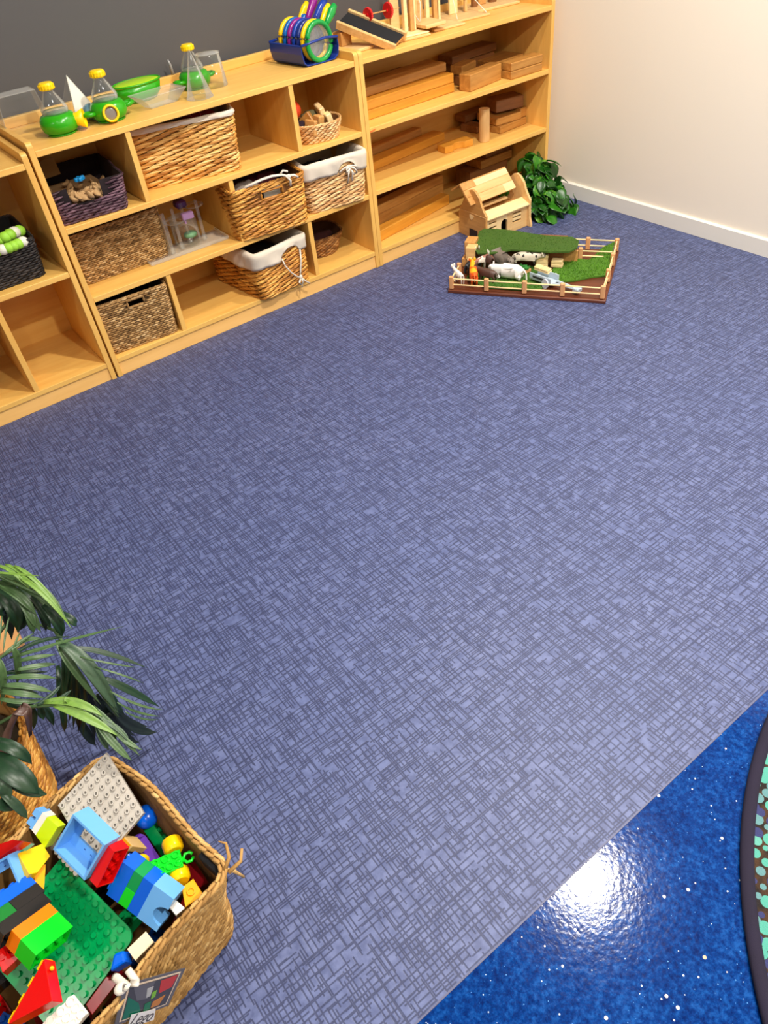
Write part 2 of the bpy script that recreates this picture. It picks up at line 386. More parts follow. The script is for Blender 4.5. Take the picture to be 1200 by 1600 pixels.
shelf_unit('low pale maple cubby shelf in the middle holding most of the baskets', -1.2, -.0006, MT, .798,
           [(-.917, 0), (-.315, 0), (-.599, 1), (-.903, 2), (-.300, 2)])
ru = shelf_unit('pale maple shelf of full-width boards with wooden blocks by the cream wall', .0006, 1.0018, (.0707, .3096, .5419, .772), .798, [])
B().prism([(.019, .5275), (.030, .5265), (.048, .5325), (.046, .5350), (.030, .5330), (.020, .5315)], -.0002, .0010, Matrix(((1, 0, 0, 0), (0, 0, 1, 0), (0, 1, 0, 0), (0, 0, 0, 1)))).obj('crayon_mark', plastic('crayon', rgb(240, 120, 50), .7), ru, label='orange crayon smear on the shelf edge')
shelf_unit('lower pale maple cubby shelf at the left edge with two rows', -2.406, -1.2065, (.069, .413, .749), .776, [(-1.483, 0), (-1.96, 1), (-2.1, 0)])

# ================================================================== BASKETS
def rr_pts(w, d, r, n=64):
    """closed outline, arc-uniform, starting at front middle going +x; returns (x,y,nx,ny)"""
    r = min(r, w/2-.001, d/2-.001); w2, d2 = w/2-r, d/2-r
    segs = [('l', (0, -d/2), (w2, -d/2), (0, -1)), ('a', (w2, -d2), -PI/2), ('l', (w/2, -d2), (w/2, d2), (1, 0)), ('a', (w2, d2), 0),
            ('l', (w2, d/2), (-w2, d/2), (0, 1)), ('a', (-w2, d2), PI/2), ('l', (-w/2, d2), (-w/2, -d2), (-1, 0)), ('a', (-w2, -d2), PI), ('l', (-w2, -d/2), (0, -d/2), (0, -1))]
    Ls = [math.dist(s[1], s[2]) if s[0] == 'l' else r*PI/2 for s in segs]; tot = sum(Ls)
    def f(u):
        s = (u % 1.0)*tot
        for g, L in zip(segs, Ls):
            if s <= L or g is segs[-1]:
                k = 0 if L < 1e-9 else min(1, s/L)
                if g[0] == 'l': return (g[1][0]+(g[2][0]-g[1][0])*k, g[1][1]+(g[2][1]-g[1][1])*k, g[3][0], g[3][1])
                a = g[2]+k*PI/2; return (g[1][0]+r*math.cos(a), g[1][1]+r*math.sin(a), math.cos(a), math.sin(a))
            s -= L
    return f, tot
def basket(name, label, loc, rz, w0, d0, w1, d1, h, mat, cmat, rows=16, pitch=.03, rad=.005, slant=.5, cr=.02, ecc=1.35, hole=None, dip=None, rim='braid', wob=0, cat='basket', floor=True, flat=.8, rimr=None, shift=(0, 0)):
    t = thing(name, label, cat, loc, rz)
    def at(u, k):
        w = w0+(w1-w0)*k; d = d0+(d1-d0)*k
        f, tot = rr_pts(w, d, cr if cr < .5 else min(w, d)/2); x, y, nx, ny = f(u)
        s = wob*(math.sin(u*17+k*3)+.6*math.sin(u*41+k*9))*(.3+.7*k)
        return Vector((x+nx*s+shift[0]*(1-k), y+ny*s+shift[1]*(1-k), k*h)), Vector((nx, ny, 0)), tot
    rnd = random.Random(len(label)*7+rows)
    def skip(p, z):
        if hole and p.y < 0 and abs(p.x-hole[0]) < hole[1] and hole[2] < z < hole[3]: return True
        if dip and p.y < 0 and abs(p.x-dip[0]) < dip[1] and z > dip[2]: return True
        return False
    rh = h/rows
    b = B()
    for r in range(rows):
        k = (r+.5)/rows; _, _, tot = at(0, k); n = max(8, round(tot/pitch)); du = 1/n
        off = (r*.5) % 1
        for i in range(n):
            u0 = (i+off+rnd.uniform(-.08, .08))*du; pts = []; rs = []; bad = False
            ns = 4
            for j in range(ns+1):
                f = j/ns; kk = min(1.0, max(0.0, k+slant*(f-.5)/rows*1.0+rnd.uniform(-.08, .08)/rows))
                p, nv, _ = at(u0+du*ecc*(f-.5), kk)
                if skip(p, p.z): bad = True
                pts.append(p+nv*(rad*.9*math.sin(PI*f)+rnd.uniform(-.05, .05)*rad)); rs.append(rh*.56*(.45+.55*math.sin(PI*f)))
            if bad: continue
            b.tube(pts, rs, 5, flat, cap=False)
    b.obj('weave', mat, t, smooth=True, kind='stuff')
    NU = 72; NV = 10
    def g(u, v):
        p, nv, _ = at(u, v); return p-nv*.003
    c = B(); c.grid(g, NU, NV, cu=True, skip=lambda u, v: skip(at(u, v)[0], v*h))
    if floor:
        fv = [c.bm.verts.new(at(i/NU, .03)[0]-at(i/NU, .03)[1]*.003) for i in range(NU)]; c.bm.faces.new(fv)
    c.obj('basket_wall', cmat, t, solid=.004)
    if rim:
        b = B(); _, _, tot = at(0, 1); rr = rimr or rad*1.5; n = max(16, round(tot/(rr*2.6))); du = 1/n
        for i in range(n):
            for ph in (0, 1):
                pts = []; rs = []; bad = False
                for j in range(5):
                    f = j/4; p, nv, _ = at((i+f*1.7+ph*.5)/n, 1.0)
                    if skip(p, h): bad = True
                    a = (f-.5)*2.6*(1 if ph == 0 else -1)
                    pts.append(p+nv*rr*.7*math.cos(a*.9)*(1 if ph == 0 else -.8)+Vector((0, 0, rr*.6*math.sin(a)+rr*.1))); rs.append(rr*.62*(.6+.4*math.sin(PI*f)))
                if not bad: b.tube(pts, rs, 5, 1, cap=False)
        b.obj('rim', mat, t, smooth=True, kind='stuff')
    if hole:
        x0, x1, z0, z1 = hole[0]-hole[1], hole[0]+hole[1], hole[2], hole[3]
        pts = []
        for (x, z) in ((x0, z0), (x1, z0), (x1, z1), (x0, z1)):
            k = z/h; pts.append(Vector((x, -(d0+(d1-d0)*k)/2-.002+shift[1]*(1-k), z)))
        q = []
        for i in range(4):
            for f in (0, .33, .66): q.append(pts[i].lerp(pts[(i+1) % 4], f))
        B().tube(q, .0042, 6, close=True).obj('handle_edging', mat, t, smooth=True)
    t['_at'] = 0
    return t, at
def liner(t, at, h, drop=.05, inside=.06, arch=None, mat=LINEN, wr=.0035, seed=1, lift=.006, roll=.011):
    rnd = random.Random(seed); ph = [rnd.uniform(0, 6) for _ in range(6)]
    NU = 150
    def f(u, v):
        p1, nv, tot = at(u, 1.0); a = u*2*PI
        w = wr*.6*(math.sin(a*5+ph[0]+v*4)+.6*math.sin(a*13+ph[1]-v*6)+.35*math.sin(a*31+ph[2]+v*9))
        dr = drop*(1+.10*math.sin(a*2+ph[3])+.03*math.sin(a*7+ph[4]))
        if arch and p1.y < 0 and abs(p1.x-arch[0]) < arch[1]:
            q = (p1.x-arch[0])/arch[1]; dr *= 1-.72*math.sqrt(max(0, 1-q*q))
        if v < .35:
            k = v/.35; z = h-inside*(1-k); pp, _, _ = at(u, max(0, z/h)); return pp-nv*(.010+abs(w)*.4)+Vector((0, 0, 0))
        if v < .6:
            k = (v-.35)/.25; a2 = PI*(1-k); return Vector((p1.x, p1.y, h+lift))+nv*(roll*math.cos(a2)+.001)+Vector((0, 0, roll*.9*math.sin(a2)+w*.4))
        k = (v-.6)/.4; z = h+lift-dr*k; pp, _, _ = at(u, min(1, max(0, z/h))); return Vector((pp.x, pp.y, z))+nv*(roll+.0015+w*(.4+k))
    b = B(); b.grid(f, NU, 14, cu=True)
    return b.obj('cloth_liner', mat, t, smooth=True, solid=.0016)
S1, S2, S3 = .0707, .3057, .5395
def lump(name, label, cat, m, c, r, sc, seed, group=None, rough=.25):
    rnd = random.Random(seed); b = B(); b.sph((0, 0, 0), r, sc, 16)
    ph = [rnd.uniform(0, 6) for _ in range(6)]
    for v in b.bm.verts:
        n = v.co.normalized(); k = 1+rough*(.5*math.sin(n.x*7+ph[0])*math.sin(n.y*6+ph[1])+.4*math.sin(n.z*9+n.x*5+ph[2])+.25*math.sin(n.y*17+ph[3])*math.sin(n.x*15+ph[4]))
        v.co *= k
    o = b.obj(name, m, smooth=True, loc=c); return tag(o, label, cat, group)
# --- plum basket, top left cubby: broken front edge with shells spilling over
t, at = basket('rope_basket', 'dark plum twisted-paper basket with brown bits showing over its dipped front, top left cubby', (-1.058, .166, S3+.0005), -.09, .215, .29, .25, .31, .105, PLUM, CORE_P, rows=13, pitch=.034, rad=.004, slant=.6, rim=None, dip=(-.005, .055, .055), wob=.0025)
B().box((-.095, -.002, .0), (-.005, .0, .055), M=Matrix.Translation((-1.062, .296, S3+.078)) @ Matrix.Rotation(-.12, 4, 'X') @ Matrix.Rotation(-.04, 4, 'Y')).obj('card_tag', cloth('card_brown', rgb(176, 136, 84), None, 300))
tag(bpy.data.objects['card_tag'], 'plain brown card leaning at the back of the plum basket', 'card')
BARK = cloth('dry_shell_brown', rgb(204, 168, 118), rgb(132, 96, 58), 200)
rnd = random.Random(3)
proto = B(); proto.sph((0, 0, 0), .013, (1.25, .8, .45), 10)
for v in proto.bm.verts: v.co.z += .35*v.co.x*v.co.x/.013; v.co *= 1+.12*math.sin(v.co.x*400)*math.sin(v.co.y*300)
pm = proto.mesh('wood_chip', BARK, True)
B().box((-.09, -.115, 0), (.09, .12, .048), bev=.01, M=Matrix.Translation((-1.058, .17, S3+.008))).obj('basket_filling', BARK)
tag(bpy.data.objects['basket_filling'], 'loose brown bits filling the plum basket', 'filling', None, 'stuff')
for i in range(44):
    if i < 28: x = rnd.uniform(-.05, .05); y = rnd.uniform(-.150, -.09); z = .062+rnd.uniform(-.006, .022) - abs(x)*.15; g = 1
    else: x = rnd.uniform(-.1, .09); y = rnd.uniform(-.12, .05); z = .058+rnd.uniform(0, .014)
    o = bpy.data.objects.new('wood_chip', pm); COL.objects.link(o)
    o.location = Vector((-1.058, .166, S3)) + Matrix.Rotation(-.09, 3, 'Z') @ Vector((x, y, z)); o.rotation_euler = (rnd.uniform(-1, 1), rnd.uniform(-1, 1), rnd.uniform(0, 6)); s = rnd.uniform(.75, 1.25); o.scale = (s, s, s)
    tag(o, 'dry brown shell-like chip among those heaped in the plum basket', 'chip', 'dry brown chips in the plum basket')
b = B(); b.box((-.014, -.008, -.006), (.014, .008, .006), .003); b.box((-.004, -.016, -.005), (.009, .014, .007), .003); b.box((.006, -.005, -.004), (.02, .006, .008), .002)
tag(b.obj('toy_piece', plastic('sky_plastic', rgb(10, 128, 190), .4), loc=(-1.075, .055, S3+.112)), 'small bright blue plastic piece lying on the brown chips', 'toy')
# --- big willow basket top row
t, at = basket('wicker_basket', 'largest willow basket, honey coloured with white liner, in the top row', (-.660, .178, S3+.0005), -.30, .335, .225, .365, .245, .184, WILLOW, CORE_W, rows=24, pitch=.062, rad=.005, slant=1.1, rim=None, wob=.002)
liner(t, at, .184, drop=.010, inside=.06, seed=3, lift=.001, roll=.0065)
b = B(); b.sph((0, 0, 0), .052, (1.4, 1, .7), 16)
o = tag(b.obj('mesh_ball', cloth('crimson_mesh', rgb(190, 20, 44), rgb(90, 8, 20), 120), smooth=True, loc=(-.59, .15, S3+.150)), 'crimson mesh toy showing above the white liner of the largest basket', 'toy')
b = B(); b.tube([(.018*math.cos(a*PI/10), .018*math.sin(a*PI/10), 0) for a in range(20)], .0025, 6, close=True)
b.obj('ring', cloth('pink_ring', rgb(226, 96, 120)), o, loc=(-.02, -.03, .032)).rotation_euler = (.7, 0, 0)
# --- oval basket top right cubby with wooden blocks
t, at = basket('oval_basket', 'small oval pale wicker basket holding wood blocks, top right cubby', (-.166, .085, S3+.0005), -.25, .155, .12, .19, .155, .062, WILLOW_P, CORE_W, rows=8, pitch=.022, rad=.004, slant=.9, cr=9, rim='braid', rimr=.0045, ecc=1.25)
rnd = random.Random(11)
for i, (x, y, z, rx, ry, rz, s, lab, mt) in enumerate([
    (-.135, .085, .075, .25, -.25, -.2, (.02, .05, .07), 'upright pale wooden block leaning right in the small oval basket', PINE3), (-.125, .05, .06, .1, -.3, -.25, (.022, .034, .05), 'short pale wooden block in front of the taller one in the oval basket', PINE3),
    (-.172, .05, .058, .1, .15, .1, (.026, .036, .055), 'rounded tan wooden block in the middle of the oval basket', PINE2), (-.212, .04, .055, .05, .2, .3, (.018, .05, .05), 'slim brown wooden block at the left of the oval basket', PINE2), (-.20, .09, .066, .9, .2, .5, (.02, .04, .06), 'tilted brown wooden block behind in the oval basket', OAKBLK)]):
    b = B(); b.box((-s[0]/2, -s[1]/2, -s[2]/2), (s[0]/2, s[1]/2, s[2]/2), .003)
    o = b.obj('wood_block', mt); o.location = (x, y, S3+z); o.rotation_euler = (rx, ry, rz); tag(o, lab, 'block', 'wood blocks in the oval basket')
o = lump('felt_leaf', 'crumpled olive cloth at the back of the small oval basket', 'cloth', cloth('olive_cloth', rgb(112, 104, 66)), (-.165, .115, S3+.075), .03, (1.3, .8, .5), 5)
b = B(); b.sph((0, 0, 0), .033, (1, 1, 1), 20); tag(b.obj('ball', plastic('orange_red', rgb(214, 62, 22), .5), smooth=True, loc=(-.246, .100, S3+.112)), 'orange red ball resting on the small oval basket', 'ball')
lump('dark_cloth', 'dark purple cloth under the orange red ball', 'cloth', cloth('night_cloth', rgb(48, 30, 44)), (-.222, .10, S3+.05), .028, (1.1, 1.3, .8), 8)
# --- mid row: seagrass box
t, at = basket('seagrass_box', 'tall rectangular seagrass box, plain front, in the middle row at left', (-1.003, .232, S2+.0005), 0, .315, .235, .33, .25, .172, SEAG, CORE_S, rows=26, pitch=.019, rad=.0045, slant=.15, rim='braid', rimr=.004, ecc=1.2)
# --- acrylic display stand
a = thing('acrylic_stand', 'clear acrylic stand with upright rods and a lilac clip beside the seagrass box', 'stand', (-.775, .135, S2+.001), -.02)
AC = CLEAR2
def plate(p, w, d, h, **k): return B().box((p[0]-w/2, p[1]-d/2, p[2]), (p[0]+w/2, p[1]+d/2, p[2]+h), .0015).obj(k.get('n', 'acrylic_plate'), AC, a)
plate((0, -.005, 0), .31, .12, .006, n='base_plate')
B().box((-.155, -.067, .006), (.155, -.063, .014), .001).obj('front_lip', AC, a); B().box((-.157, -.067, .006), (-.153, .055, .014), .001).obj('side_lip', AC, a); B().box((.153, -.067, .006), (.157, .055, .014), .001).obj('side_lip', AC, a)
for (x, y) in ((-.055, -.035), (-.012, -.02), (.035, .01), (.085, -.01)):
    q = B(); q.box((x-.005, y-.003, .006), (x+.005, y+.003, .150), .001); q.obj('upright_rod', AC, a)
    q = B(); q.box((x-.008, y-.008, .006), (x+.008, y+.008, .022), .001); q.obj('rod_foot', AC, a)
q = B(); q.box((-.068, -.05, .006), (-.064, .05, .150), .001); q.obj('side_plate', AC, a)
q = B(); q.lathe([(.030, 0), (.044, .002), (.044, .005), (.030, .005)], 28, Matrix.Translation((-.005, .0, .098))); q.lathe([(.024, 0), (.036, .002), (.036, .005), (.024, .005)], 28, Matrix.Translation((.085, .02, .122))); q.obj('round_tray', AC, a, smooth=True)
q = B(); q.cyl((.03, .02, .055), .048, .09, 28, caps=False); q.obj('cup_wall', CLEAR, a, smooth=True, solid=.0015)
q = B(); q.box((.018, -.026, .098), (.062, -.006, .122), .003); q.box((.02, -.03, .088), (.026, -.006, .1), .001); q.obj('clip', plastic('lilac_plastic', rgb(196, 156, 214), .4), a, label='lilac plastic clip')
q = B(); q.box((.02, .01, .128), (.06, .05, .155), .006); q.obj('top_knob', plastic('violet_plastic', rgb(84, 40, 104), .4), a, label='dark violet knob')
q = B(); q.sph((.045, .02, .03), .022, (1.2, 1, .6), 12); q.obj('green_insert', plastic('mint_plastic', rgb(110, 172, 120), .5), a, smooth=True, label='mint green insert in the cup')
# --- mid row willow with handle hole and ribbon
t, at = basket('wicker_basket', 'amber willow basket with cut-out handle and white ribbon, front of the middle row', (-.448, .118, S2+.0005), -.14, .27, .27, .292, .30, .178, WILLOW_D, CORE_W, rows=21, pitch=.055, rad=.005, slant=1.1, rim='braid', rimr=.0058, wob=.002, hole=(.012, .042, .128, .155))
RIB = cloth('white_ribbon', rgb(236, 228, 214))
b = B(); b.tube([(-.085, -.12, .160), (-.08, -.150, .186), (-.045, -.163, .197), (-.015, -.161, .200), (.02, -.163, .202), (.055, -.165, .198), (.083, -.168, .186)], .0042, 8, 1.5)
b.tube([(.07, -.168, .192), (.08, -.175, .175), (.077, -.174, .158)], .004, 6, 1.5); b.tube([(.083, -.168, .19), (.1, -.172, .188), (.112, -.17, .178)], .004, 6, 1.5); b.sph((.078, -.170, .188), .009, (1, .7, .9), 10); b.tube([(.05, -.163, .2), (.062, -.168, .212), (.078, -.168, .205)], .0035, 6, 1.5)
b.obj('ribbon', RIB, t, smooth=True)
b = B(); b.box((-.045, 0, -.02), (.045, .004, .02), .001); o = b.obj('white_slip', LINEN); o.location = (-.425, .006, S2+.138); o.rotation_euler = (0, 0, -.14); tag(o, 'white cloth showing through the cut-out handle of the amber basket', 'cloth')
lump('folded_cloth', 'grey crumpled cloth inside the amber basket with handle', 'cloth', cloth('grey_cloth', rgb(150, 140, 132)), (-.52, .05, S2+.15), .055, (1.1, 1.1, .55), 21)
lump('dark_cloth', 'maroon fabric inside the amber basket with handle', 'cloth', cloth('maroon_cloth', rgb(88, 22, 40)), (-.43, .12, S2+.135), .065, (1.2, 1.2, .6), 22)
# --- mid row pale willow with white liner
t, at = basket('wicker_basket', 'pale willow basket with wide white liner and bow, right end of middle row', (-.148, .128, S2+.0005), -.13, .235, .26, .262, .29, .168, WILLOW_P, CORE_W, rows=20, pitch=.052, rad=.005, slant=1.1, rim=None, wob=.002)
liner(t, at, .168, drop=.052, inside=.07, seed=14, arch=(.045, .04), wr=.003)
b = B(); b.tube([(.01, -.150, .128), (.03, -.156, .140), (.05, -.160, .146), (.072, -.158, .140), (.09, -.150, .13)], .0032, 6, 1.4)
for pts in ([(.052, -.162, .144), (.04, -.172, .125), (.036, -.172, .105), (.03, -.17, .088)], [(.052, -.162, .144), (.054, -.174, .12), (.05, -.172, .095)], [(.05, -.163, .144), (.066, -.174, .135), (.076, -.17, .118), (.064, -.17, .112), (.054, -.168, .13)], [(.05, -.163, .146), (.034, -.172, .14), (.03, -.172, .128), (.044, -.17, .134)]): b.tube(pts, .0032, 6, 1.5)
b.obj('drawstring_bow', RIB, t, smooth=True)
lump('dark_cloth', 'charcoal fabric inside the pale willow basket with the bow', 'cloth', cloth('charcoal_cloth', rgb(60, 58, 56)), (-.15, .16, S2+.085), .09, (1, 1, .45), 31)
# --- bottom row seagrass cube with hand hole
t, at = basket('seagrass_cube', 'square seagrass basket with black hand hole in the bottom row', (-1.046, .150, S1+.0005), -.085, .245, .25, .262, .27, .190, SEAG, CORE_S, rows=25, pitch=.021, rad=.0045, slant=.15, rim='braid', rimr=.0042, ecc=1.25, hole=(.012, .030, .150, .176), cr=.012)
b = B(); b.box((-.05, .02, .01), (.06, .1, .02)); 
# --- bottom row rotated lined basket
t, at = basket('wicker_basket', 'willow basket with white liner and long drawstring, turned at an angle in the bottom row', (-.482, .150, S1+.0005), .12, .225, .325, .245, .335, .172, WILLOW_D, CORE_W, rows=20, pitch=.054, rad=.005, slant=1.1, rim='braid', wob=.002, rimr=.0055)
liner(t, at, .172, drop=.050, inside=.07, seed=19, arch=(.035, .048), wr=.004)
b = B(); b.tube([(-.010, -.182, .135), (-.004, -.186, .105), (.018, -.185, .070), (.040, -.184, .046), (.055, -.184, .034)], .0028, 6); b.tube([(.080, -.182, .140), (.074, -.185, .10), (.062, -.185, .055), (.055, -.184, .034)], .0032, 6)
b.sph((.058, -.186, .036), .008, (1, .8, 1.2), 10)
for pts in ([(.058, -.186, .034), (.062, -.19, .015), (.052, -.189, -.004)], [(.058, -.186, .034), (.076, -.19, .012), (.092, -.189, -.002)], [(.058, -.186, .034), (.044, -.19, .02), (.05, -.19, .008)]): b.tube(pts, .003, 6, 1.3)
b.obj('drawstring', RIB, t, smooth=True)
lump('dark_cloth', 'black fabric deep in the angled lined basket', 'cloth', cloth('black_cloth', rgb(26, 20, 22)), (-.47, .15, S1+.08), .10, (1, 1.1, .45), 41)
# --- small brown oval basket, bottom right cubby
t, at = basket('oval_basket', 'small brown oval wicker basket in the bottom right cubby', (-.172, .205, S1+.0005), -.1, .16, .15, .205, .20, .082, BRNW, core('core_brown', rgb(80, 46, 20)), rows=11, pitch=.026, rad=.004, slant=.7, cr=.075, rim='braid', rimr=.0048, ecc=1.25, wob=.002)
b = B(); b.sph((0, 0, 0), .016, (1, 1, 1), 14); tag(b.obj('glass_bead', plastic('bottle_green', rgb(30, 84, 60), .08, .8), smooth=True, loc=(-.235, .14, S1+.078)), 'shiny dark green bead at the left of the small brown oval basket', 'bead')
lump('dark_cloth', 'dark maroon felt inside the small brown oval basket', 'cloth', cloth('maroon2_cloth', rgb(62, 22, 22)), (-.165, .215, S1+.05), .062, (1.1, 1, .45), 51)
# --- left unit: black basket with caterpillar toy
t, at = basket('rope_basket', 'black woven rope basket in the upper row of the left shelf', (-1.392, .172, .4135), -.02, .215, .255, .232, .285, .124, BLKW, CORE_B, rows=17, pitch=.028, rad=.004, slant=.4, rim='braid', rimr=.0045, ecc=1.2)
o = thing('soft_toy', 'lime green soft toy with pale stripes lying in the black basket', 'toy', (-1.352, .108, .536))
LG = plastic('lime_soft', rgb(150, 208, 60), .6); WH = plastic('white_soft', rgb(226, 226, 210), .6)
for i in range(9):
    x = -.08+.0165*i; q = B(); q.sph((x, -.028+.012*math.sin(i*.9), .014+.004*math.cos(i)), .018, (1.1, 1, 1), 12); q.obj('body_segment', LG if i % 4 != 3 else WH, o, smooth=True)
for i in range(8):
    x = -.075+.0165*i; q = B(); q.sph((x, -.078+.008*math.sin(i*.7+2), -.002), .016, (1.1, 1, 1), 12); q.obj('body_segment', LG if i % 4 != 3 else WH, o, smooth=True)
lump('dark_cloth', 'black felt under the lime green soft toy', 'cloth', cloth('black_cloth2', rgb(20, 20, 22)), (-1.40, .17, .48), .080, (1, 1.2, .45), 61)
t, at = basket('wicker_basket', 'small honey wicker basket at the far left in the bottom row of the left shelf', (-1.662, .165, .0695), 0, .14, .16, .18, .20, .125, WILLOW, CORE_W, rows=13, pitch=.026, rad=.005, slant=.8, rim='braid', cr=.05)

# ================================================================== THINGS ON TOP OF THE MIDDLE SHELF
ZT = .7725
BUGB = [(0, .004), (.034, .002), (.047, .010), (.0515, .024), (.050, .036), (.043, .047), (.034, .051), (0, .051)]
def bug_viewer(label, x, y, rz, lens=None, handles=False, spout=False, tilt=0, s=1.12):
    t = thing('bug_viewer', label, 'toy', (x, y, ZT), rz, 'green bug viewers with clear flasks'); t.scale = (s, s, s)
    q = B(); q.lathe(BUGB, 36); q.obj('body', G_BUG, t, smooth=True)
    q = B(); q.lathe([(.037, 0), (.040, 0), (.040, .004), (.037, .004)], 36, Matrix.Translation((0, 0, .0))); q.obj('foot_ring', G_BUG, t, smooth=True)
    q = B(); q.lathe([(.034, .050), (.036, .060), (.034, .066), (.013, .104), (.013, .110)], 36, Matrix.Translation((0, 0, 0))); q.obj('flask', CLEAR, t, smooth=True, solid=.0014)
    q = B(); q.lathe([(.0335, .0525), (.0335, .058), (0, .058)], 30); q.obj('flask_floor', clear('greenish_clear', (.6, .72, .6, 1), .15), t, smooth=True)
    q = B(); q.lathe([(0, .107), (.018, .107), (.0205, .111), (.0205, .119), (.017, .124), (0, .125)], 30); 
    for k in range(16): q.box((.0195, -.0014, .109), (.0215, .0014, .120), 0, Matrix.Rotation(k*PI/8, 4, 'Z'))
    q.obj('cap', Y_BUG, t, smooth=False, label='yellow screw cap')
    if handles:
        for s_ in (-1, 1):
            q = B(); q.tube([(s_*.044, -.012, .026), (s_*.062, -.014, .028), (s_*.074, -.006, .029), (s_*.075, .006, .029), (s_*.064, .014, .028), (s_*.044, .012, .026)], .006, 8); q.obj('handle', G_BUG, t, smooth=True)
    if lens:
        L = thing('lens_holder', None, None); 
        bpy.data.objects.remove(L)
        q = B(); M = Matrix.Rotation(lens, 4, 'Z') @ Matrix.Translation((0, -.049, .026)) @ Matrix.Rotation(PI/2-.15, 4, 'X')
        q.lathe([(.0145, -.012), (.022, -.012), (.0225, .008), (.021, .011), (.0165, .011), (.0165, .004)], 28, M); lo = q.obj('lens_ring', Y_BUG, t, smooth=True, label='yellow lens ring')
        q = B(); q.lathe([(0, .005), (.010, .0075), (.0165, .004)], 24, M); q.obj('lens', GREYW, lo, smooth=True, label='grey lens')
    if spout:
        q = B(); M = Matrix.Rotation(spout, 4, 'Z') @ Matrix.Translation((0, -.052, .028)) @ Matrix.Rotation(PI/2, 4, 'X')
        q.lathe([(.016, -.012), (.017, 0), (.024, .018), (.022, .018), (.014, .0)], 24, M); q.obj('viewing_cone', Y_BUG, t, smooth=True, label='yellow viewing cone')
    return t
bug_viewer('green bug viewer with a yellow cone at its side, leftmost of the three', -1.055, .118, 0, spout=1.1, handles=False)
bug_viewer('green bug viewer with handles and round yellow lens facing front, middle of the three', -.893, .118, .1, lens=-.35, handles=True)
bug_viewer('green bug viewer with handles and no lens, rightmost of the three near the clear cup', -.535, .225, .15, handles=True, s=1.05)
# clear trapezoid cover, left back
q = thing('acrylic_cover', 'clear acrylic box-shaped cover at the far left end of the middle shelf top', 'cover', (-1.118, .285, ZT))
b = B()
W0, W1, D0, D1, H_ = .075, .058, .045, .032, .105
c0 = [(-W0, -D0, 0), (W0, -D0, 0), (W0, D0, 0), (-W0, D0, 0)]; c1 = [(-W1, -D1, H_), (W1, -D1, H_), (W1, D1, H_), (-W1, D1, H_)]
for i in range(4):
    f = [b.bm.verts.new(p) for p in (c0[i], c0[(i+1) % 4], c1[(i+1) % 4], c1[i])]; b.bm.faces.new(f)
b.bm.faces.new([b.bm.verts.new(p) for p in c1]); b.obj('cover_shell', CLEAR, q, solid=.002)
b = B(); b.tube([Vector(p) for p in c1], .002, 6, close=True); b.obj('top_edge', CLEAR2, q)
for i in range(4):
    b = B(); b.tube([Vector(c0[i]), Vector(c1[i])], .0014, 6); b.obj('corner_edge', CLEAR2, q)
# pyramid prism
q = thing('pyramid_mirror', 'clear and white pyramid standing behind the middle bug viewer', 'toy', (-.955, .232, ZT), .35)
A = (0, 0, .125); base = [(-.05, -.045, 0), (.05, -.045, 0), (.05, .045, 0), (-.05, .045, 0)]
b = B(); b.slab([base[0], base[1], A], (0, -.94, .34), .002); b.obj('white_face', plastic('milky', rgb(226, 222, 210), .3), q, label='white front face')
b = B()
for i in (1, 2, 3): b.bm.faces.new([b.bm.verts.new(p) for p in (base[i], base[(i+1) % 4], A)])
b.obj('clear_face', CLEAR, q, solid=.002)
b = B(); b.tube([base[0], A], .0016, 6); b.tube([base[1], A], .0016, 6); b.tube([base[3], A], .0012, 6); b.obj('edge', CLEAR2, q)
b = B(); b.sph((0, 0, 0), .026, (1, 1, .9), 20); o = tag(b.obj('marbled_ball', cloth('teal_marble', rgb(14, 66, 92), rgb(150, 196, 210), 40, .2), smooth=True, loc=(-.935, .172, ZT+.0245)), 'dark teal marbled ball in front of the white pyramid', 'ball')
# green oval tray with lime lid
q = thing('green_tray', 'green oval tub with translucent lime lid standing behind the clear tray', 'tub', (-.730, .262, ZT), .1)
b = B(); b.lathe([(0, .0), (.05, 0), (.068, .02), (.074, .05), (.071, .05), (.064, .022), (0, .006)], 40, sx=1.15, sy=.72); b.obj('tub', G_BUG, q, smooth=True)
b = B(); b.lathe([(0, .052), (.05, .052), (.074, .050), (.076, .053), (.06, .057), (0, .058)], 40, sx=1.15, sy=.72); b.obj('lid', LIME_T, q, smooth=True, label='lime lid')
b = B(); b.tube([(.0745*1.15*math.cos(a*PI/24), .0745*.72*math.sin(a*PI/24), .054) for a in range(48)], .003, 8, close=True); b.obj('lid_rim', G_BUG, q, smooth=True)
# clear trapezoid tray lying
q = thing('clear_tray', 'shallow clear plastic tray with sloping sides at the front edge beside the middle bug viewer', 'tray', (-.712, .142, ZT+.001), .12)
b = B(); W0, W1, D0, D1, H_ = .048, .082, .028, .048, .036
c0 = [(-W0, -D0, 0), (W0, -D0, 0), (W0, D0, 0), (-W0, D0, 0)]; c1 = [(-W1, -D1, H_), (W1, -D1, H_), (W1, D1, H_), (-W1, D1, H_)]
for i in range(4): b.bm.faces.new([b.bm.verts.new(p) for p in (c0[i], c0[(i+1) % 4], c1[(i+1) % 4], c1[i])])
b.bm.faces.new([b.bm.verts.new(p) for p in c0]); b.obj('tray_shell', CLEAR2, q, solid=.0018)
b = B(); b.tube([Vector(p) for p in c1], .0018, 6, close=True); b.obj('tray_rim', CLEAR2, q)
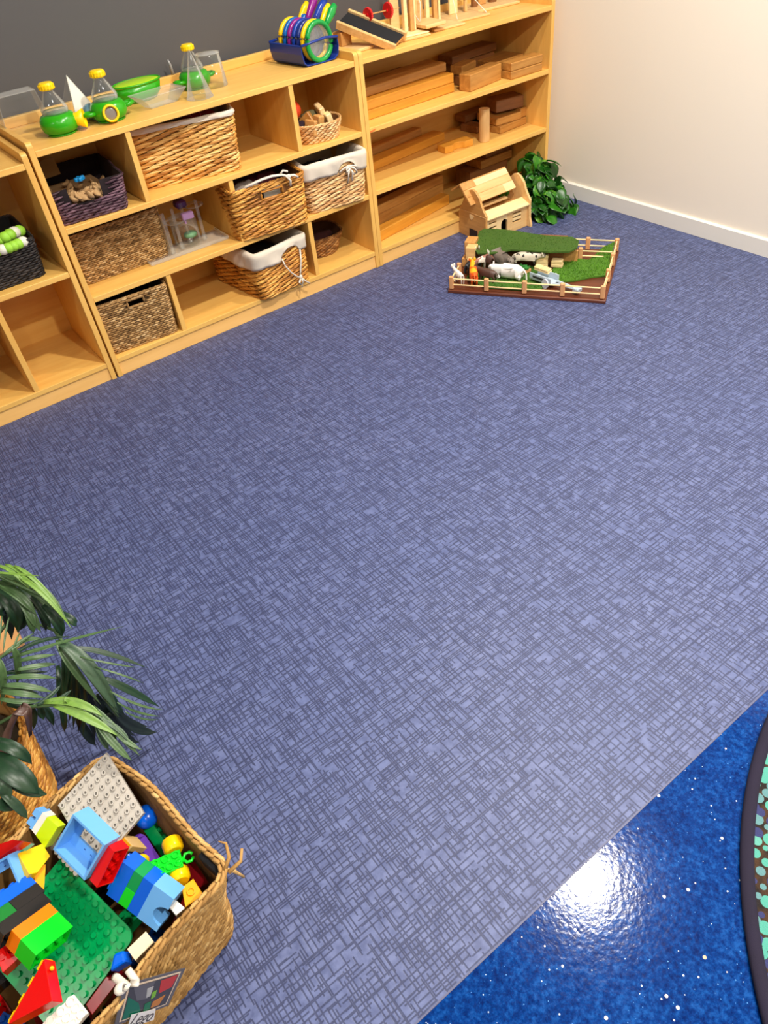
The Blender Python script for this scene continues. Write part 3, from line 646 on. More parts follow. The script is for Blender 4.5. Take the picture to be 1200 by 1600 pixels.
# clear cone
q = thing('clear_cone', 'tall clear plastic cone in front of the rightmost bug viewer', 'cone', (-.592, .085, ZT+.0005))
b = B(); b.lathe([(.044, 0), (.0025, .135), (0, .137)], 40); b.obj('cone_shell', CLEAR, q, smooth=True, solid=.0016)
b = B(); b.lathe([(.043, 0), (.0455, 0), (.0455, .002), (.043, .002)], 40); b.obj('cone_rim', CLEAR2, q)
# clear cup upside down
q = thing('clear_cup', 'clear plastic cup standing upside down behind the clear cone', 'cup', (-.488, .185, ZT+.0005))
b = B(); b.lathe([(.048, 0), (.040, .095), (.038, .098), (0, .099)], 40); b.obj('cup_shell', CLEAR, q, smooth=True, solid=.0016)
b = B(); b.lathe([(.0375, .094), (.041, .096), (.041, .099), (.0375, .0995)], 40); b.obj('cup_ring', CLEAR2, q, smooth=True)
# steel pin on the back rail
b = B(); b.tube([(0, 0, 0), (-.002, 0, .03), (-.006, .0, .046)], [.006, .0045, .0025], 10); tag(b.obj('steel_pin', plastic('steel', rgb(150, 150, 150), .25), smooth=True, loc=(-.556, .357, .803)), 'small grey metal pin standing on the back rail against the grey wall', 'pin')
# --- magnifier rack
R0 = Vector((-.175, .085, ZT)); rz = -.02
rack = thing('magnifier_rack', 'royal blue curved rack holding seven magnifying glasses at the right end of the middle shelf', 'rack', R0, 0)
# axis of rack runs into the shelf (+y, slightly left); profile in xz: U-shaped trough
def trough(x):  # closed profile points outer/inner
    o_, n_ = [], 14
    pts = [(-.002, .066), (-.004, .04), (.002, .012), (.014, .002), (.075, .0), (.132, .002), (.150, .014), (.156, .04), (.154, .066)]
    return pts
P = trough(0); inner = [(x + (.004 if x < .07 else -.004), z+.003) for x, z in P]; inner[3] = (.016, .006); inner[4] = (.075, .0045); inner[5] = (.13, .006)
prof = P+inner[::-1]
M = Matrix(((1, -.06, 0, 0), (0, 0, 0, 0), (0, 0, 0, 0), (0, 0, 0, 1)))
My = Matrix(((1, 0, -.10, 0), (0, 0, 1, 0), (0, 1, 0, 0), (0, 0, 0, 1)))
b = B(); b.prism(prof, 0, .19, My); b.obj('trough', BLUE_T, rack, bevel=.002)
b = B(); b.tube([(-.002, 0, .067), (.05, -.002, .072), (.10, -.002, .076), (.153, 0, .069)], .0045, 8, 1.2); b.obj('front_bar', BLUE_T, rack, smooth=True)
b = B(); b.tube([(-.020, .19, .067), (.06, .19, .074), (.135, .19, .069)], .0045, 8, 1.2); b.obj('back_bar', BLUE_T, rack, smooth=True)
MAGC = [('green', rgb(10, 150, 64), 'frontmost'), ('yellow', rgb(250, 204, 10), 'second from the front'), ('navy blue', rgb(24, 44, 120), 'third from the front'), ('dark blue', rgb(20, 60, 156), 'fourth from the front'), ('purple', rgb(136, 28, 128), 'fifth from the front'), ('light blue', rgb(10, 96, 176), 'sixth from the front'), ('yellow', rgb(250, 204, 10), 'rearmost')]
for i, (cn, cc, pos) in enumerate(MAGC):
    yy = .010+.026*i; m_ = thing('magnifying_glass', '%s rimmed magnifying glass, %s in the blue rack' % (cn, pos), 'magnifier', R0+Vector((.082-.10*yy, yy, .0665)), group='magnifying glasses in the blue rack', rot=(.0, -.06, .12))
    mt = plastic('magnifier_'+cn, cc, .25)
    b = B(); b.tube([(.054*math.cos(a*PI/24), 0, .058*math.sin(a*PI/24)) for a in range(48)], (.0088), 10, 1, close=True); b.obj('rim', mt, m_, smooth=True)
    b = B(); b.cyl((0, 0, 0), .052, .003, 32, axis='y'); b.obj('lens', CLEAR2, m_)
    b = B(); a = [.66, .68, .62, .60, .76, .70, .66][i]; L_ = [.080, .076, .0, .105, .105, .03, .080][i]
    if L_ > .0:
        d = Vector((math.cos(a), .1, math.sin(a))); p0 = d*.056; b.tube([p0, p0+d*L_*.25, p0+d*L_*.7, p0+d*L_*1.0], [.008, .012, .0165, .011], 12, .8); b.obj('handle', mt, m_, smooth=True)
    else:
        d = Vector((math.cos(.86), .1, math.sin(.86))); b.tube([d*.056, d*.08], [.007, .006], 8); b.obj('handle', mt, m_, smooth=True)

# ================================================================== SIMPLE MACHINES ON TOP OF THE RIGHT SHELF
def wbox(t, n, lo, hi, m=PINE, bev=.002, M=None, **k): return B().box(lo, hi, bev, M).obj(n, m, t, **k)
# ramp with black belt: low end at front, high end back-left
lo1, lo2 = Vector((.163, .040, ZT)), Vector((.262, .036, ZT)); hi1, hi2 = Vector((.062, .215, ZT+.078)), Vector((.142, .24, ZT+.078))
ax = ((hi1+hi2)/2-(lo1+lo2)/2); Ln = ax.length; yv = ax.normalized(); xv = (lo2-lo1).normalized(); xv = (xv-yv*xv.dot(yv)).normalized(); nv = xv.cross(yv)
r_ = frame_thing('toy_ramp', 'wooden ramp with a black rubber belt sloping to the front of the right shelf top', 'ramp', (lo1+lo2)/2+Vector((0, 0, .012)), xv, yv, nv)
wbox(r_, 'ramp_rail', (-.055, -.01, -.012), (-.043, Ln, .016)); wbox(r_, 'ramp_rail', (.043, -.01, -.012), (.055, Ln, .016)); wbox(r_, 'ramp_deck', (-.043, 0, -.008), (.043, Ln, .004))
wbox(r_, 'rubber_belt', (-.043, -.002, .004), (.043, Ln-.002, .0075), BLACKR, .001)
s_ = thing('ramp_support', 'flat wooden base with wedge under the raised end of the black belted ramp', 'stand', (.085, .195, ZT), .1)
wbox(s_, 'base_board', (-.03, -.10, 0), (.05, .07, .010)); wbox(s_, 'wedge', (-.02, .0, .010), (.03, .05, .055), PINE2)
# first stand with gear wheels
RW = []
def gear(t, c, r=.020, w=.009, tilt=0):
    b = B(); n = 22; pl_ = [((r+(.0022 if k % 2 else 0))*math.cos(k*PI/n), (r+(.0022 if k % 2 else 0))*math.sin(k*PI/n)) for k in range(2*n)]
    M = Matrix.Translation(c) @ Matrix.Rotation(tilt, 4, 'Z') @ Matrix.Rotation(PI/2, 4, 'Y'); b.prism(pl_, -w/2, w/2, M); b.cyl((0, 0, 0), .005, w*1.8, 12, M=M); b.obj('gear_wheel', RED_T, t, label='red toothed wheel')
g = thing('pulley_stand', 'wooden stand with two red toothed wheels behind the ramp', 'toy', (.335, .16, ZT), -.12)
wbox(g, 'base_board', (-.10, -.10, 0), (.06, .085, .008)); wbox(g, 'top_board', (-.06, -.09, .008), (.06, .06, .014), PINE3)
wbox(g, 'broad_post', (-.055, .0, .014), (-.015, .012, .15), PINE); wbox(g, 'slim_post', (-.012, -.03, .014), (.004, -.012, .30), PINE3); wbox(g, 'slim_post', (.012, -.035, .014), (.028, -.017, .30), PINE2); wbox(g, 'slim_post', (.032, -.03, .014), (.040, -.017, .30), PINE3)
wbox(g, 'axle', (-.16, .0, .090), (-.012, .004, .094), PINE2, .001)
gear(g, (-.063, .0, .092), .0245, .010, .2); gear(g, (-.150, .0, .092), .0215, .009, .3)
g = thing('pulley_stand', 'wooden stand with one red wheel and a white cord, second stand from the left', 'toy', (.50, .20, ZT), -.12)
wbox(g, 'base_board', (-.06, -.125, 0), (.085, .09, .008)); wbox(g, 'broad_post', (-.075, .0, .008), (-.03, .012, .2), PINE); wbox(g, 'slim_post', (-.035, -.03, .008), (-.018, -.012, .3), PINE3); wbox(g, 'slim_post', (-.002, -.035, .008), (.016, -.017, .3), PINE2); wbox(g, 'slim_post', (.02, -.035, .008), (.03, -.02, .3), PINE3)
wbox(g, 'tilt_board', (-.112, -.15, .024), (-.02, -.02, .036), PINE, .002, Matrix.Rotation(.0, 4, 'Z') @ Matrix.Rotation(-.03, 4, 'Y'))
wbox(g, 'tilt_foot', (-.055, -.10, .0081), (-.03, -.05, .024), PINE2)
gear(g, (-.085, .02, .125), .024, .012, .3)
b = B(); b.tube([(-.085, .0, .104), (-.10, -.05, .06), (-.105, -.09, .04)], .0012, 6); b.tube([(-.10, -.09, .04), (-.06, -.03, .085), (-.055, -.01, .1)], .0012, 6); b.tube([(-.055, -.01, .1), (-.052, -.02, .085)], .001, 6); b.obj('cord', RIB, g)
g = thing('pulley_stand', 'wooden stand with dark wheel and slanted white cord, third stand from the left', 'toy', (.665, .245, ZT), -.12)
wbox(g, 'base_board', (-.07, -.13, 0), (.09, .09, .008)); wbox(g, 'broad_post', (-.02, .0, .008), (.02, .012, .3), PINE3); wbox(g, 'slim_post', (.05, -.01, .008), (.062, .004, .3), PINE)
gear(g, (.075, .02, .09), .024, .01, .3)
b = B(); b.tube([(-.03, .0, .15), (-.05, -.08, .05), (-.055, -.105, .009)], .0014, 6); b.tube([(.0, -.01, .15), (.05, -.07, .06), (.085, -.11, .009)], .002, 6); b.obj('cord', RIB, g)
g = thing('pulley_stand', 'wooden stand at the right, flat board with dark spools cut by the photo top', 'toy', (.875, .265, ZT), -.12)
wbox(g, 'base_board', (-.115, -.09, 0), (.10, .09, .010)); wbox(g, 'broad_post', (-.05, .0, .010), (-.01, .012, .2), PINE2)
b = B(); b.cyl((.03, .01, .028), .018, .036, 20); b.cyl((-.075, -.005, .024), .014, .028, 20); b.obj('spool', DARKBLK, g, label='dark red-brown spool')

# ================================================================== WOODEN BLOCKS ON THE RIGHT SHELF
def block(label, x0, y0, x1, y1, z, h, depth, m=OAKBLK, cat='block', group='unit blocks on the right shelf', name='wood_block', bev=.003, tilt=0):
    """front bottom edge from (x0,y0) to (x1,y1), going back by depth"""
    d = Vector((x1-x0, y1-y0)); L_ = d.length; a = math.atan2(d.y, d.x)
    t = B(); t.box((0, 0, 0), (L_, depth, h), bev); o = t.obj(name, m); o.location = (x0, y0, z); o.rotation_euler = (0, -tilt, a); return tag(o, label, cat, group)
R1, R2, R3 = .5422, .3099, .0710
GP = 'long planks on the right shelf'
block('lowest golden plank of the front stack on the top row of the block shelf', .032, .085, .530, .097, R1, .034, .11, OAKBLK2, group=GP, name='wood_plank')
block('middle golden plank of the front stack on the top row of the block shelf', .032, .086, .529, .098, R1+.0345, .034, .11, OAKBLK2, group=GP, name='wood_plank')
block('uppermost brown plank of the front stack on the top row of the block shelf', .032, .125, .535, .150, R1+.069, .032, .12, OAKBLK, group=GP, name='wood_plank')
block('dark plank lying behind the front stack on the top row of the block shelf', .03, .262, .46, .282, R1, .078, .08, DARKBLK, group=GP, name='wood_plank')
block('thick brown block with curved end grain in the middle of the top row', .559, .030, .762, .062, R1, .062, .062, OAKBLK)
block('upper of the two brown blocks stacked at the right end of the top row', .776, .018, .955, .012, R1+.0305, .031, .065, OAKBLK)
block('lower of the two brown blocks stacked at the right end of the top row', .776, .018, .955, .012, R1, .030, .065, OAKBLK)
block('dark block lying on the shelf behind the thick brown block', .60, .135, .80, .15, R1, .036, .07, DARKBLK)
block('small angled brown block resting on the dark block behind the thick one', .612, .142, .72, .172, R1+.0365, .034, .06, OAKBLK)
block('dark upright block at the back carrying the long dark brown block', .66, .24, .90, .25, R1, .058, .08, DARKBLK)
block('long dark brown block on top at the back of the top row', .645, .240, .925, .262, R1+.0585, .030, .09, DARKBLK)
block('thin brown plank behind the right pair of blocks on the top row', .80, .14, .978, .15, R1, .046, .13, OAKBLK)
# middle row
block('front golden plank on the middle row of the block shelf', .06, .185, .600, .255, R2, .034, .07, OAKBLK2, group=GP, name='wood_plank')
block('rear brown plank, taller, on the middle row of the block shelf', .04, .262, .52, .318, R2, .062, .045, OAKBLK, group=GP, name='wood_plank')
b = B(); arc = [(.0, .0), (.045, .0)] + [(.045+.0+.028*(1-math.cos(a*PI/8))+.0, .028*math.sin(a*PI/8)*.6) for a in range(1, 8)] + [(.105, 0), (.15, 0), (.15, .06), (0, .06)]
b.prism(arc, 0, .028); o = b.obj('arch_block', OAKBLK2, bevel=.002); o.location = (.475, .108, R2); o.rotation_euler = (0, 0, -.10); tag(o, 'flat golden arch-shaped block lying at the front of the middle row', 'block', 'unit blocks on the right shelf')
b = B(); b.cyl((0, 0, .066), .0235, .132, 32); o = b.obj('wood_cylinder', OAKBLK3, loc=(.693, .095, R2), bevel=.002); tag(o, 'pale wooden cylinder standing upright on the middle row', 'block', 'unit blocks on the right shelf')
block('bottom left dark block of the pile behind the cylinder', .745, .20, .855, .215, R2, .030, .10, DARKBLK)
block('bottom right brown block of the pile beside the cylinder', .80, .105, .975, .115, R2, .030, .19, OAKBLK)
block('brown block lying second in the pile beside the cylinder', .795, .125, .935, .11, R2+.0305, .030, .15, OAKBLK)
block('dark block behind on the second layer of the pile near the cylinder', .750, .285, .90, .29, R2+.0305, .030, .07, DARKBLK)
block('golden brown block at the right end of the second layer of the pile', .940, .12, .984, .125, R2+.0305, .040, .2, OAKBLK)
block('dark thick block with striped end grain on top of the pile', .825, .16, .962, .125, R2+.072, .050, .09, DARKBLK)
# bottom row
block('golden lowest plank, slightly turned, in the bottom row of the block shelf', .045, .062, .525, .15, R3, .045, .05, OAKBLK2, group=GP, name='wood_plank')
block('brown wide plank behind the lowest in the bottom row', .04, .118, .54, .205, R3, .085, .03, OAKBLK, group=GP, name='wood_plank')
block('pale edged plank on the wide one in the bottom row', .03, .115, .53, .195, R3+.0855, .036, .06, OAKBLK, group=GP, name='wood_plank')
block('dark thin plank topmost at the back of the bottom row', .03, .22, .52, .29, R3, .140, .03, DARKBLK, group=GP, name='wood_plank')
block('dark block at the back right of the bottom row beside the leaves', .70, .20, .95, .21, R3, .08, .10, DARKBLK)
block('brown block on top of the dark one behind the leaves', .76, .19, .965, .195, R3+.0805, .035, .11, OAKBLK)
block('upper brown block in the shade above the leaves', .80, .20, .95, .205, R3+.116, .030, .09, DARKBLK)

# ================================================================== TOY BARN
def barn():
    th = -.045; O = Vector((.452, .004, 0)); W, D, Hh = .262, .19, .205
    t = thing('toy_barn', 'pine toy barn with tilted roof and arched door in front of the block shelf', 'toy barn', O, th)
    # gable outline in (depth forward f, z)
    prof = [(0, 0), (.002, .05), (-.002, .09), (.012, .115), (.03, .145), (.05, .182), (.075, .205), (.097, .212), (.118, .205), (.142, .184), (.156, .155), (.168, .138), (.186, .118), (.184, .085), (.187, .04), (.196, .012), (.196, 0), (.16, 0)]
    M = Matrix(((0, 0, 1, 0), (-1, 0, 0, 0), (0, 1, 0, 0), (0, 0, 0, 1)))
    def gable(x, front):
        b = B(); b.prism([(p[0], p[1]) for p in prof], x, x+.011, M); return b.obj('gable_wall', PINE2 if front else PINE, t, bevel=.002)
    g = gable(0, True)
    b = B(); b.box((-.0012, -.13, .0), (.0, -.075, .042), .0005); b.obj('doorway_shade', plastic('opening_shade', rgb(46, 30, 22), .8), t, label='dark plate painted as shade in a side doorway')  # dark plate on the solid wall, painted as doorway shade
    b = B(); hp = [(-.09+.014*math.sin(a)**3*1.05, .094+(.013*math.cos(a)-.005*math.cos(2*a)-.002*math.cos(3*a))*.95) for a in [k*PI/12 for k in range(24)]]
    b.prism([(-y, z) for y, z in hp], -.0014, 0, M); b.obj('heart_window', PINE3, t, label='pale heart-shaped window')
    b = B(); b.box((-.0012, -.185, .110), (.0, -.005, .112)); b.obj('floor_line', PINE, t)
    gable(W-.011, False)
    # front wall in pieces around door and windows
    fy = -.172
    ZS = 1.28
    def fw(x0, x1, z0, z1, m=PINE): B().box((x0, fy, z0*ZS), (x1, fy+.010, z1*ZS), .0008).obj('front_board', m, t)
    fw(.011, .03, 0, .075, PINE3); fw(.03, .072, 0, .022, PINE3); fw(.03, .072, .028, .038, PINE3); fw(.03, .072, .045, .055, PINE3); fw(.03, .072, .060, .075)
    fw(.072, .100, 0, .075, PINE3); fw(.100, .135, .058, .075, PINE3); fw(.135, .165, 0, .075, PINE)
    fw(.165, .215, 0, .030, PINE); fw(.165, .215, .036, .044, PINE3); fw(.165, .215, .050, .057, PINE3); fw(.165, .215, .063, .075, PINE); fw(.215, .251, 0, .075, PINE)
    b = B(); b.prism([(.100, .042), (.135, .042), (.135, .06), (.100, .06)] , 0, .010, Matrix(((1, 0, 0, 0), (0, 0, 1, fy), (0, 1, 0, 0), (0, 0, 0, 1))))
    for v in b.bm.verts:
        pass
    b.bm.clear()
    pts = [(.100, .076), (.100, .054)] + [(.1175-.0175*math.cos(a*PI/8), .054+.0175*math.sin(a*PI/8)) for a in range(1, 8)] + [(.135, .054), (.135, .076)]
    b.prism(pts, 0, .010, Matrix(((1, 0, 0, 0), (0, 0, 1, fy), (0, 1, 0, 0), (0, 0, 0, 1)))); b.obj('door_arch', PINE3, t)
    B().box((.011, -.012, 0), (.251, -.003, .11)).obj('back_board', DARKBLK, t)
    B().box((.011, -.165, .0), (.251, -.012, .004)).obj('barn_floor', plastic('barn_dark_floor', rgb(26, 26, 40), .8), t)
    # lower roof
    b = B(); b.box((.012, -.012, -.004), (.251, .044, .004), .001, Matrix.Translation((0, fy-.002, .101)) @ Matrix.Rotation(.36, 4, 'X')); b.obj('lower_roof_board', PINE3, t)
    B().box((.011, -.162, .088), (.251, -.012, .094)).obj('loft_floor', PINE2, t)
    B().box((.03, -.100, .118), (.20, -.078, .126), .001, Matrix.Rotation(.0, 4, 'X')).obj('loft_beam', PINE, t)
    # upper roof: boards, shifted left; spans ridge to eave
    Mr = Matrix.Translation((-.030, -.050, .226)) @ Matrix.Rotation(.04, 4, 'Z') @ Matrix.Rotation(.80, 4, 'X')
    Lr = .265
    seg = [(0, .035, PINE2), (.035, Lr, PINE)]
    for k, (y0, y1) in enumerate(((-.028, 0), (-.062, -.0285), (-.098, -.0625))):
        cut = (.075, .03, .04)[k]; right = (Lr, Lr, .205)[k]
        B().box((0, y0, -.005), (cut, y1, .004), .0008, Mr).obj('roof_board', PINE2, t); B().box((cut+.0004, y0, -.005), (right, y1, .004), .0008, Mr).obj('roof_board', PINE3 if k == 0 else PINE, t)
    B().box((.2054, -.098, -.005), (Lr, -.0625, .0042), .0008, Mr).obj('roof_board', PINE3, t)
    B().box((0, 0, -.07), (Lr, .006, .003), .001, Mr @ Matrix.Rotation(.2, 4, 'X')).obj('ridge_board', PINE2, t)
barn()

# ================================================================== FAUX POTHOS
def pothos():
    t = thing('leafy_plant', 'bushy green heart-leaved vine trailing on the floor by the shelf corner', 'plant', (.84, -.10, 0))
    m, nt, b_ = base_mat('pothos_leaf'); v = coords(nt); g = nt.nodes.new('ShaderNodeObjectInfo')
    f = mth(nt, 'ADD', mth(nt, 'MULTIPLY', g.outputs['Random'], .6), mth(nt, 'MULTIPLY', noise(nt, v, 45, 3), .5))
    nt.links.new(ramp(nt, f, [(.2, rgb(12, 44, 10)), (.5, rgb(28, 84, 16)), (.78, rgb(52, 124, 24)), (.95, rgb(136, 180, 60))]), b_.inputs['Base Color']); b_.inputs['Roughness'].default_value = .35
    def leafmesh(s):
        b = B(); n = 6; rows = []
        prof = [(0, .0), (.08, .30), (.2, .46), (.4, .48), (.62, .36), (.82, .17), (1, .0)]
        for u, wd in prof:
            rows.append([b.bm.verts.new(((k/2)*wd*s*(1 if True else 1), u*s - (.10*s if (abs(k) == 2 and u < .1) else 0), s*(.10*abs(k)/2*wd*2 - .25*(u-.3)**2))) for k in (-2, -1, 0, 1, 2)])
        for A_, C_ in zip(rows, rows[1:]):
            for k in range(4):
                try: b.bm.faces.new((A_[k], A_[k+1], C_[k+1], C_[k]))
                except ValueError: pass
        bmesh.ops.remove_doubles(b.bm, verts=b.bm.verts[:], dist=1e-5)
        return b.mesh('leaf', m, True)
    M3 = [leafmesh(s) for s in (.058, .050, .068)]
    rnd = random.Random(5)
    def put(p, tilt, az, k):
        o = bpy.data.objects.new('leaf', M3[k % 3]); COL.objects.link(o); o.parent = t; o.location = Vector(p)-Vector((.84, -.10, 0)); o.rotation_euler = Euler((tilt, rnd.uniform(-.5, .5), az)); q = o.modifiers.new('solid', 'SOLIDIFY'); q.thickness = .0008
    vines = [[(.90, .05, .20), (.87, -.06, .19), (.83, -.13, .15), (.80, -.17, .09), (.80, -.20, .03)], [(.93, .04, .22), (.93, -.06, .20), (.91, -.13, .14), (.90, -.18, .07), (.95, -.22, .02)], [(.86, .05, .16), (.80, -.05, .14), (.77, -.10, .10), (.76, -.14, .04)],
             [(.92, .03, .24), (.90, -.04, .24), (.87, -.1, .20), (.86, -.16, .12), (.87, -.21, .03)], [(.80, .06, .15), (.72, .02, .17), (.68, .0, .16)], [(.88, -.02, .1), (.85, -.12, .05), (.82, -.18, .02)]]
    vines = [[(p[0]-.01, p[1], p[2]*.80) for p in v_] for v_ in vines]
    for vi, vl in enumerate(vines):
        loc = [Vector(p)-Vector((.84, -.10, 0)) for p in vl]
        B().tube(loc, .0022, 6).obj('vine_stem', plastic('stem_green', rgb(70, 110, 40), .5), t, smooth=True)
        for i in range(len(vl)-1):
            for j in range(11 if vi < 4 else 6):
                f = (j+rnd.random())/(11 if vi < 4 else 6); p = Vector(vl[i]).lerp(Vector(vl[i+1]), f) + Vector((rnd.uniform(-.035, .035), rnd.uniform(-.035, .03), rnd.uniform(-.01, .03)))
                p.z = max(.022, p.z); p.x = min(p.x, .975)
                put(p, rnd.uniform(-1.5, -.2), rnd.choice((PI, PI+.7, PI-.7, PI+1.4, PI-1.4, PI*1.9))+rnd.uniform(-.4, .4), rnd.randrange(3))
    put((.985, -.19, .05), -1.2, PI*1.35, 1)
pothos()

# ================================================================== FARM BOARD
FO = Vector((.034, -.404, 0)); FA = math.atan2(-.834, .552); FM = Matrix.Translation(FO) @ Matrix.Rotation(FA, 4, 'Z')
def fw_(a, b_, z=0): return FM @ Vector((a, b_, z))
farm = thing('farm_board', 'brown wooden farm base board with a small rail fence around it, on the floor', 'toy farm', FO, FA)
B().box((0, 0, 0), (.605, .44, .013), .002).obj('base_board', MAHOG, farm)
B().box((.012, .012, .013), (.593, .428, .0145)).obj('inlay', MAHOG, farm)
FH = .052
def fpost(a, b_, h=FH): B().box((a-.009, b_-.0065, .0146), (a+.009, b_+.0065, .0146+h), .003).obj('fence_post', POST, farm)
def frail(a0, b0, a1, b1, z): B().tube([(a0, b0, z), (a1, b1, z)], .0028, 6).obj('fence_rail', PINE3 if True else POST, farm)
fr = [(.012, .012), (.152, .012), (.300, .012), (.443, .012), (.590, .012)]
rt = [(.592, .15), (.592, .29), (.592, .427)]
bk = [(.478, .427), (.35, .427), (.2, .427), (.06, .427)]
for a_, b_ in fr+rt+bk: fpost(a_, b_)
for L_ in (fr, [fr[-1]]+rt, [rt[-1]]+bk, [fr[0], (.012, .13)]):
    for (p, q) in zip(L_, L_[1:]):
        for z in (.032, .056): frail(*p, *q, z)
fpost(.012, .13); fpost(.462, .327)
for z in (.032, .052): frail(.462, .327, .585, .33, z)
# grass mats
def grass(name, label, poly, z, th, hump=None, tufts=700, seed=1, col=(rgb(60, 104, 24), rgb(40, 80, 18)), hmax=.006, cat='grass mat'):
    t = thing(name, label, cat, fw_(0, 0, 0), FA)
    def H_(x, y): return hump(x, y) if hump else 0
    xs = [p[0] for p in poly]; ys = [p[1] for p in poly]
    def ins(x, y):
        c = False; j = len(poly)-1
        for i in range(len(poly)):
            if (poly[i][1] > y) != (poly[j][1] > y) and x < (poly[j][0]-poly[i][0])*(y-poly[i][1])/(poly[j][1]-poly[i][1])+poly[i][0]: c = not c
            j = i
        return c
    b = B(); b.prism(poly, z-th, z)
    if hump:
        bmesh.ops.triangulate(b.bm, faces=b.bm.faces[:]); bmesh.ops.subdivide_edges(b.bm, edges=b.bm.edges[:], cuts=5, use_grid_fill=True)
        for v in b.bm.verts: v.co.z += H_(v.co.x, v.co.y)
    b.obj('mat', cloth('felt_'+name+str(seed), col[0], col[1], 260), t)
    rnd = random.Random(seed); b = B(); k = 0; tries = 0
    while k < tufts and tries < tufts*6:
        tries += 1; x = rnd.uniform(min(xs), max(xs)); y = rnd.uniform(min(ys), max(ys))
        if not ins(x, y): continue
        k += 1; a = rnd.uniform(0, PI); h = hmax*rnd.uniform(.5, 1.2); dx, dy = math.cos(a)*.0016, math.sin(a)*.0016; zz = z+H_(x, y)
        b.bm.faces.new([b.bm.verts.new(p) for p in ((x-dx, y-dy, zz-.001), (x+dx, y+dy, zz-.001), (x+rnd.uniform(-.003, .003), y+rnd.uniform(-.003, .003), zz+h))])
    m = strand('grass_blades%d' % seed, [(.1, col[1]), (.6, tuple(min(1, c*1.25) for c in col[0][:3])+(1,)), (.95, tuple(min(1, c*1.9) for c in col[0][:3])+(1,))], .8)
    b.obj('blades', m, t, kind='stuff'); return t
grass('grass_mat', 'dark green felt mat spread over the back left stalls of the farm', [(.035, .375), (.05, .40), (.20, .392), (.42, .37), (.452, .33), (.455, .268), (.43, .225), (.36, .205), (.28, .212), (.20, .222), (.13, .185), (.075, .18), (.055, .21), (.04, .30)], .092, .006, hump=lambda x, y: .006*math.sin(x*14)*math.sin(y*20), tufts=1400, seed=2, hmax=.0035, col=(rgb(64, 98, 22), rgb(52, 84, 18)))
grass('grass_mat', 'bright green grass mat with raised corner on the right half of the farm', [(.36, .10), (.375, .24), (.39, .31), (.46, .318), (.50, .318), (.54, .40), (.584, .42), (.586, .30), (.584, .19), (.53, .17), (.47, .13)], .022, .006, hump=lambda x, y: max(0, (x-.50)*.42)*max(0, min(1, (y-.26)*8)), tufts=1600, seed=3, hmax=.007, col=(rgb(84, 132, 26), rgb(56, 98, 20)))
grass('grass_mat', 'green grass strip along the front fence under the white animal', [(.14, .03), (.30, .028), (.36, .05), (.37, .12), (.36, .2), (.30, .24), (.2, .2), (.05, .2), (.05, .1)], .021, .005, tufts=1100, seed=4, hmax=.006, col=(rgb(66, 112, 24), rgb(44, 82, 18)))
# stalls / wooden pieces left
def fblk(name, label, lo, hi, m, rz=0, cat='block', parts=None, bev=.002, rx=0):
    c = [(a+b_)/2 for a, b_ in zip(lo, hi)]; t = B(); t.box([l-q for l, q in zip(lo, (c[0], c[1], lo[2]))], [h-q for h, q in zip(hi, (c[0], c[1], lo[2]))], bev)
    o = t.obj(name, m); o.location = fw_(c[0], c[1], lo[2]); o.rotation_euler = (rx, 0, FA+rz); tag(o, label, cat); return o
fblk('wood_crate', 'upper left wooden box carrying the dark green mat at the back of the farm', (.005, .24, .052), (.05, .30, .105), PINE2)
fblk('wood_crate', 'pale wooden box beside the green mat at the left of the farm', (.02, .20, .050), (.062, .245, .098), PINE)
fblk('wood_crate', 'lower wooden box at the left edge of the farm', (.002, .205, .0146), (.052, .30, .050), PINE2)
fblk('wood_crate', 'small upright wooden block in front of the left crates', (.035, .165, .0146), (.052, .190, .066), PINE)
fblk('wood_crate', 'narrow wooden peg beside the upright block at the left of the farm', (.058, .18, .0146), (.072, .198, .060), PINE2)
fblk('wood_shed', 'dark wooden shed wall under the green mat', (.10, .26, .0146), (.40, .40, .082), DARKBLK)
fblk('barn_door', 'square wooden stall door at the right end of the green mat', (.392, .292, .0146), (.456, .301, .066), PINE2, rz=.15)
fblk('wood_post', 'small reddish wooden post beside the stall door', (.375, .312, .0146), (.385, .324, .055), POST)
def bale(label, a, b_, z, rz, s=(.042, .03, .03), n=3, tilt=0):
    t = thing('hay_bale', label, 'hay bale', fw_(a, b_, z), group='toy hay bales', rot=(tilt, 0, FA+rz))
    for k in range(n):
        h = s[2]/n; B().box((-s[0]/2+.001*(k % 2), -s[1]/2, k*h), (s[0]/2-.001*(k % 2), s[1]/2, (k+1)*h-.0008), .0022).obj('bale_layer', PINE3, t)
bale('tall three-layer straw bale next to the green mat', .325, .235, .0215, .1, (.048, .028, .054), 3)
bale('low ridged straw bale between the tall one and the stall door', .385, .240, .023, -.05, (.046, .028, .030), 2)
bale('straw bale lying on the pale trailer, left one', .330, .150, .048, -.5, (.034, .024, .018), 2, .2)
bale('straw bale lying on the pale trailer, right one', .362, .128, .050, -.55, (.038, .024, .018), 2, .2)
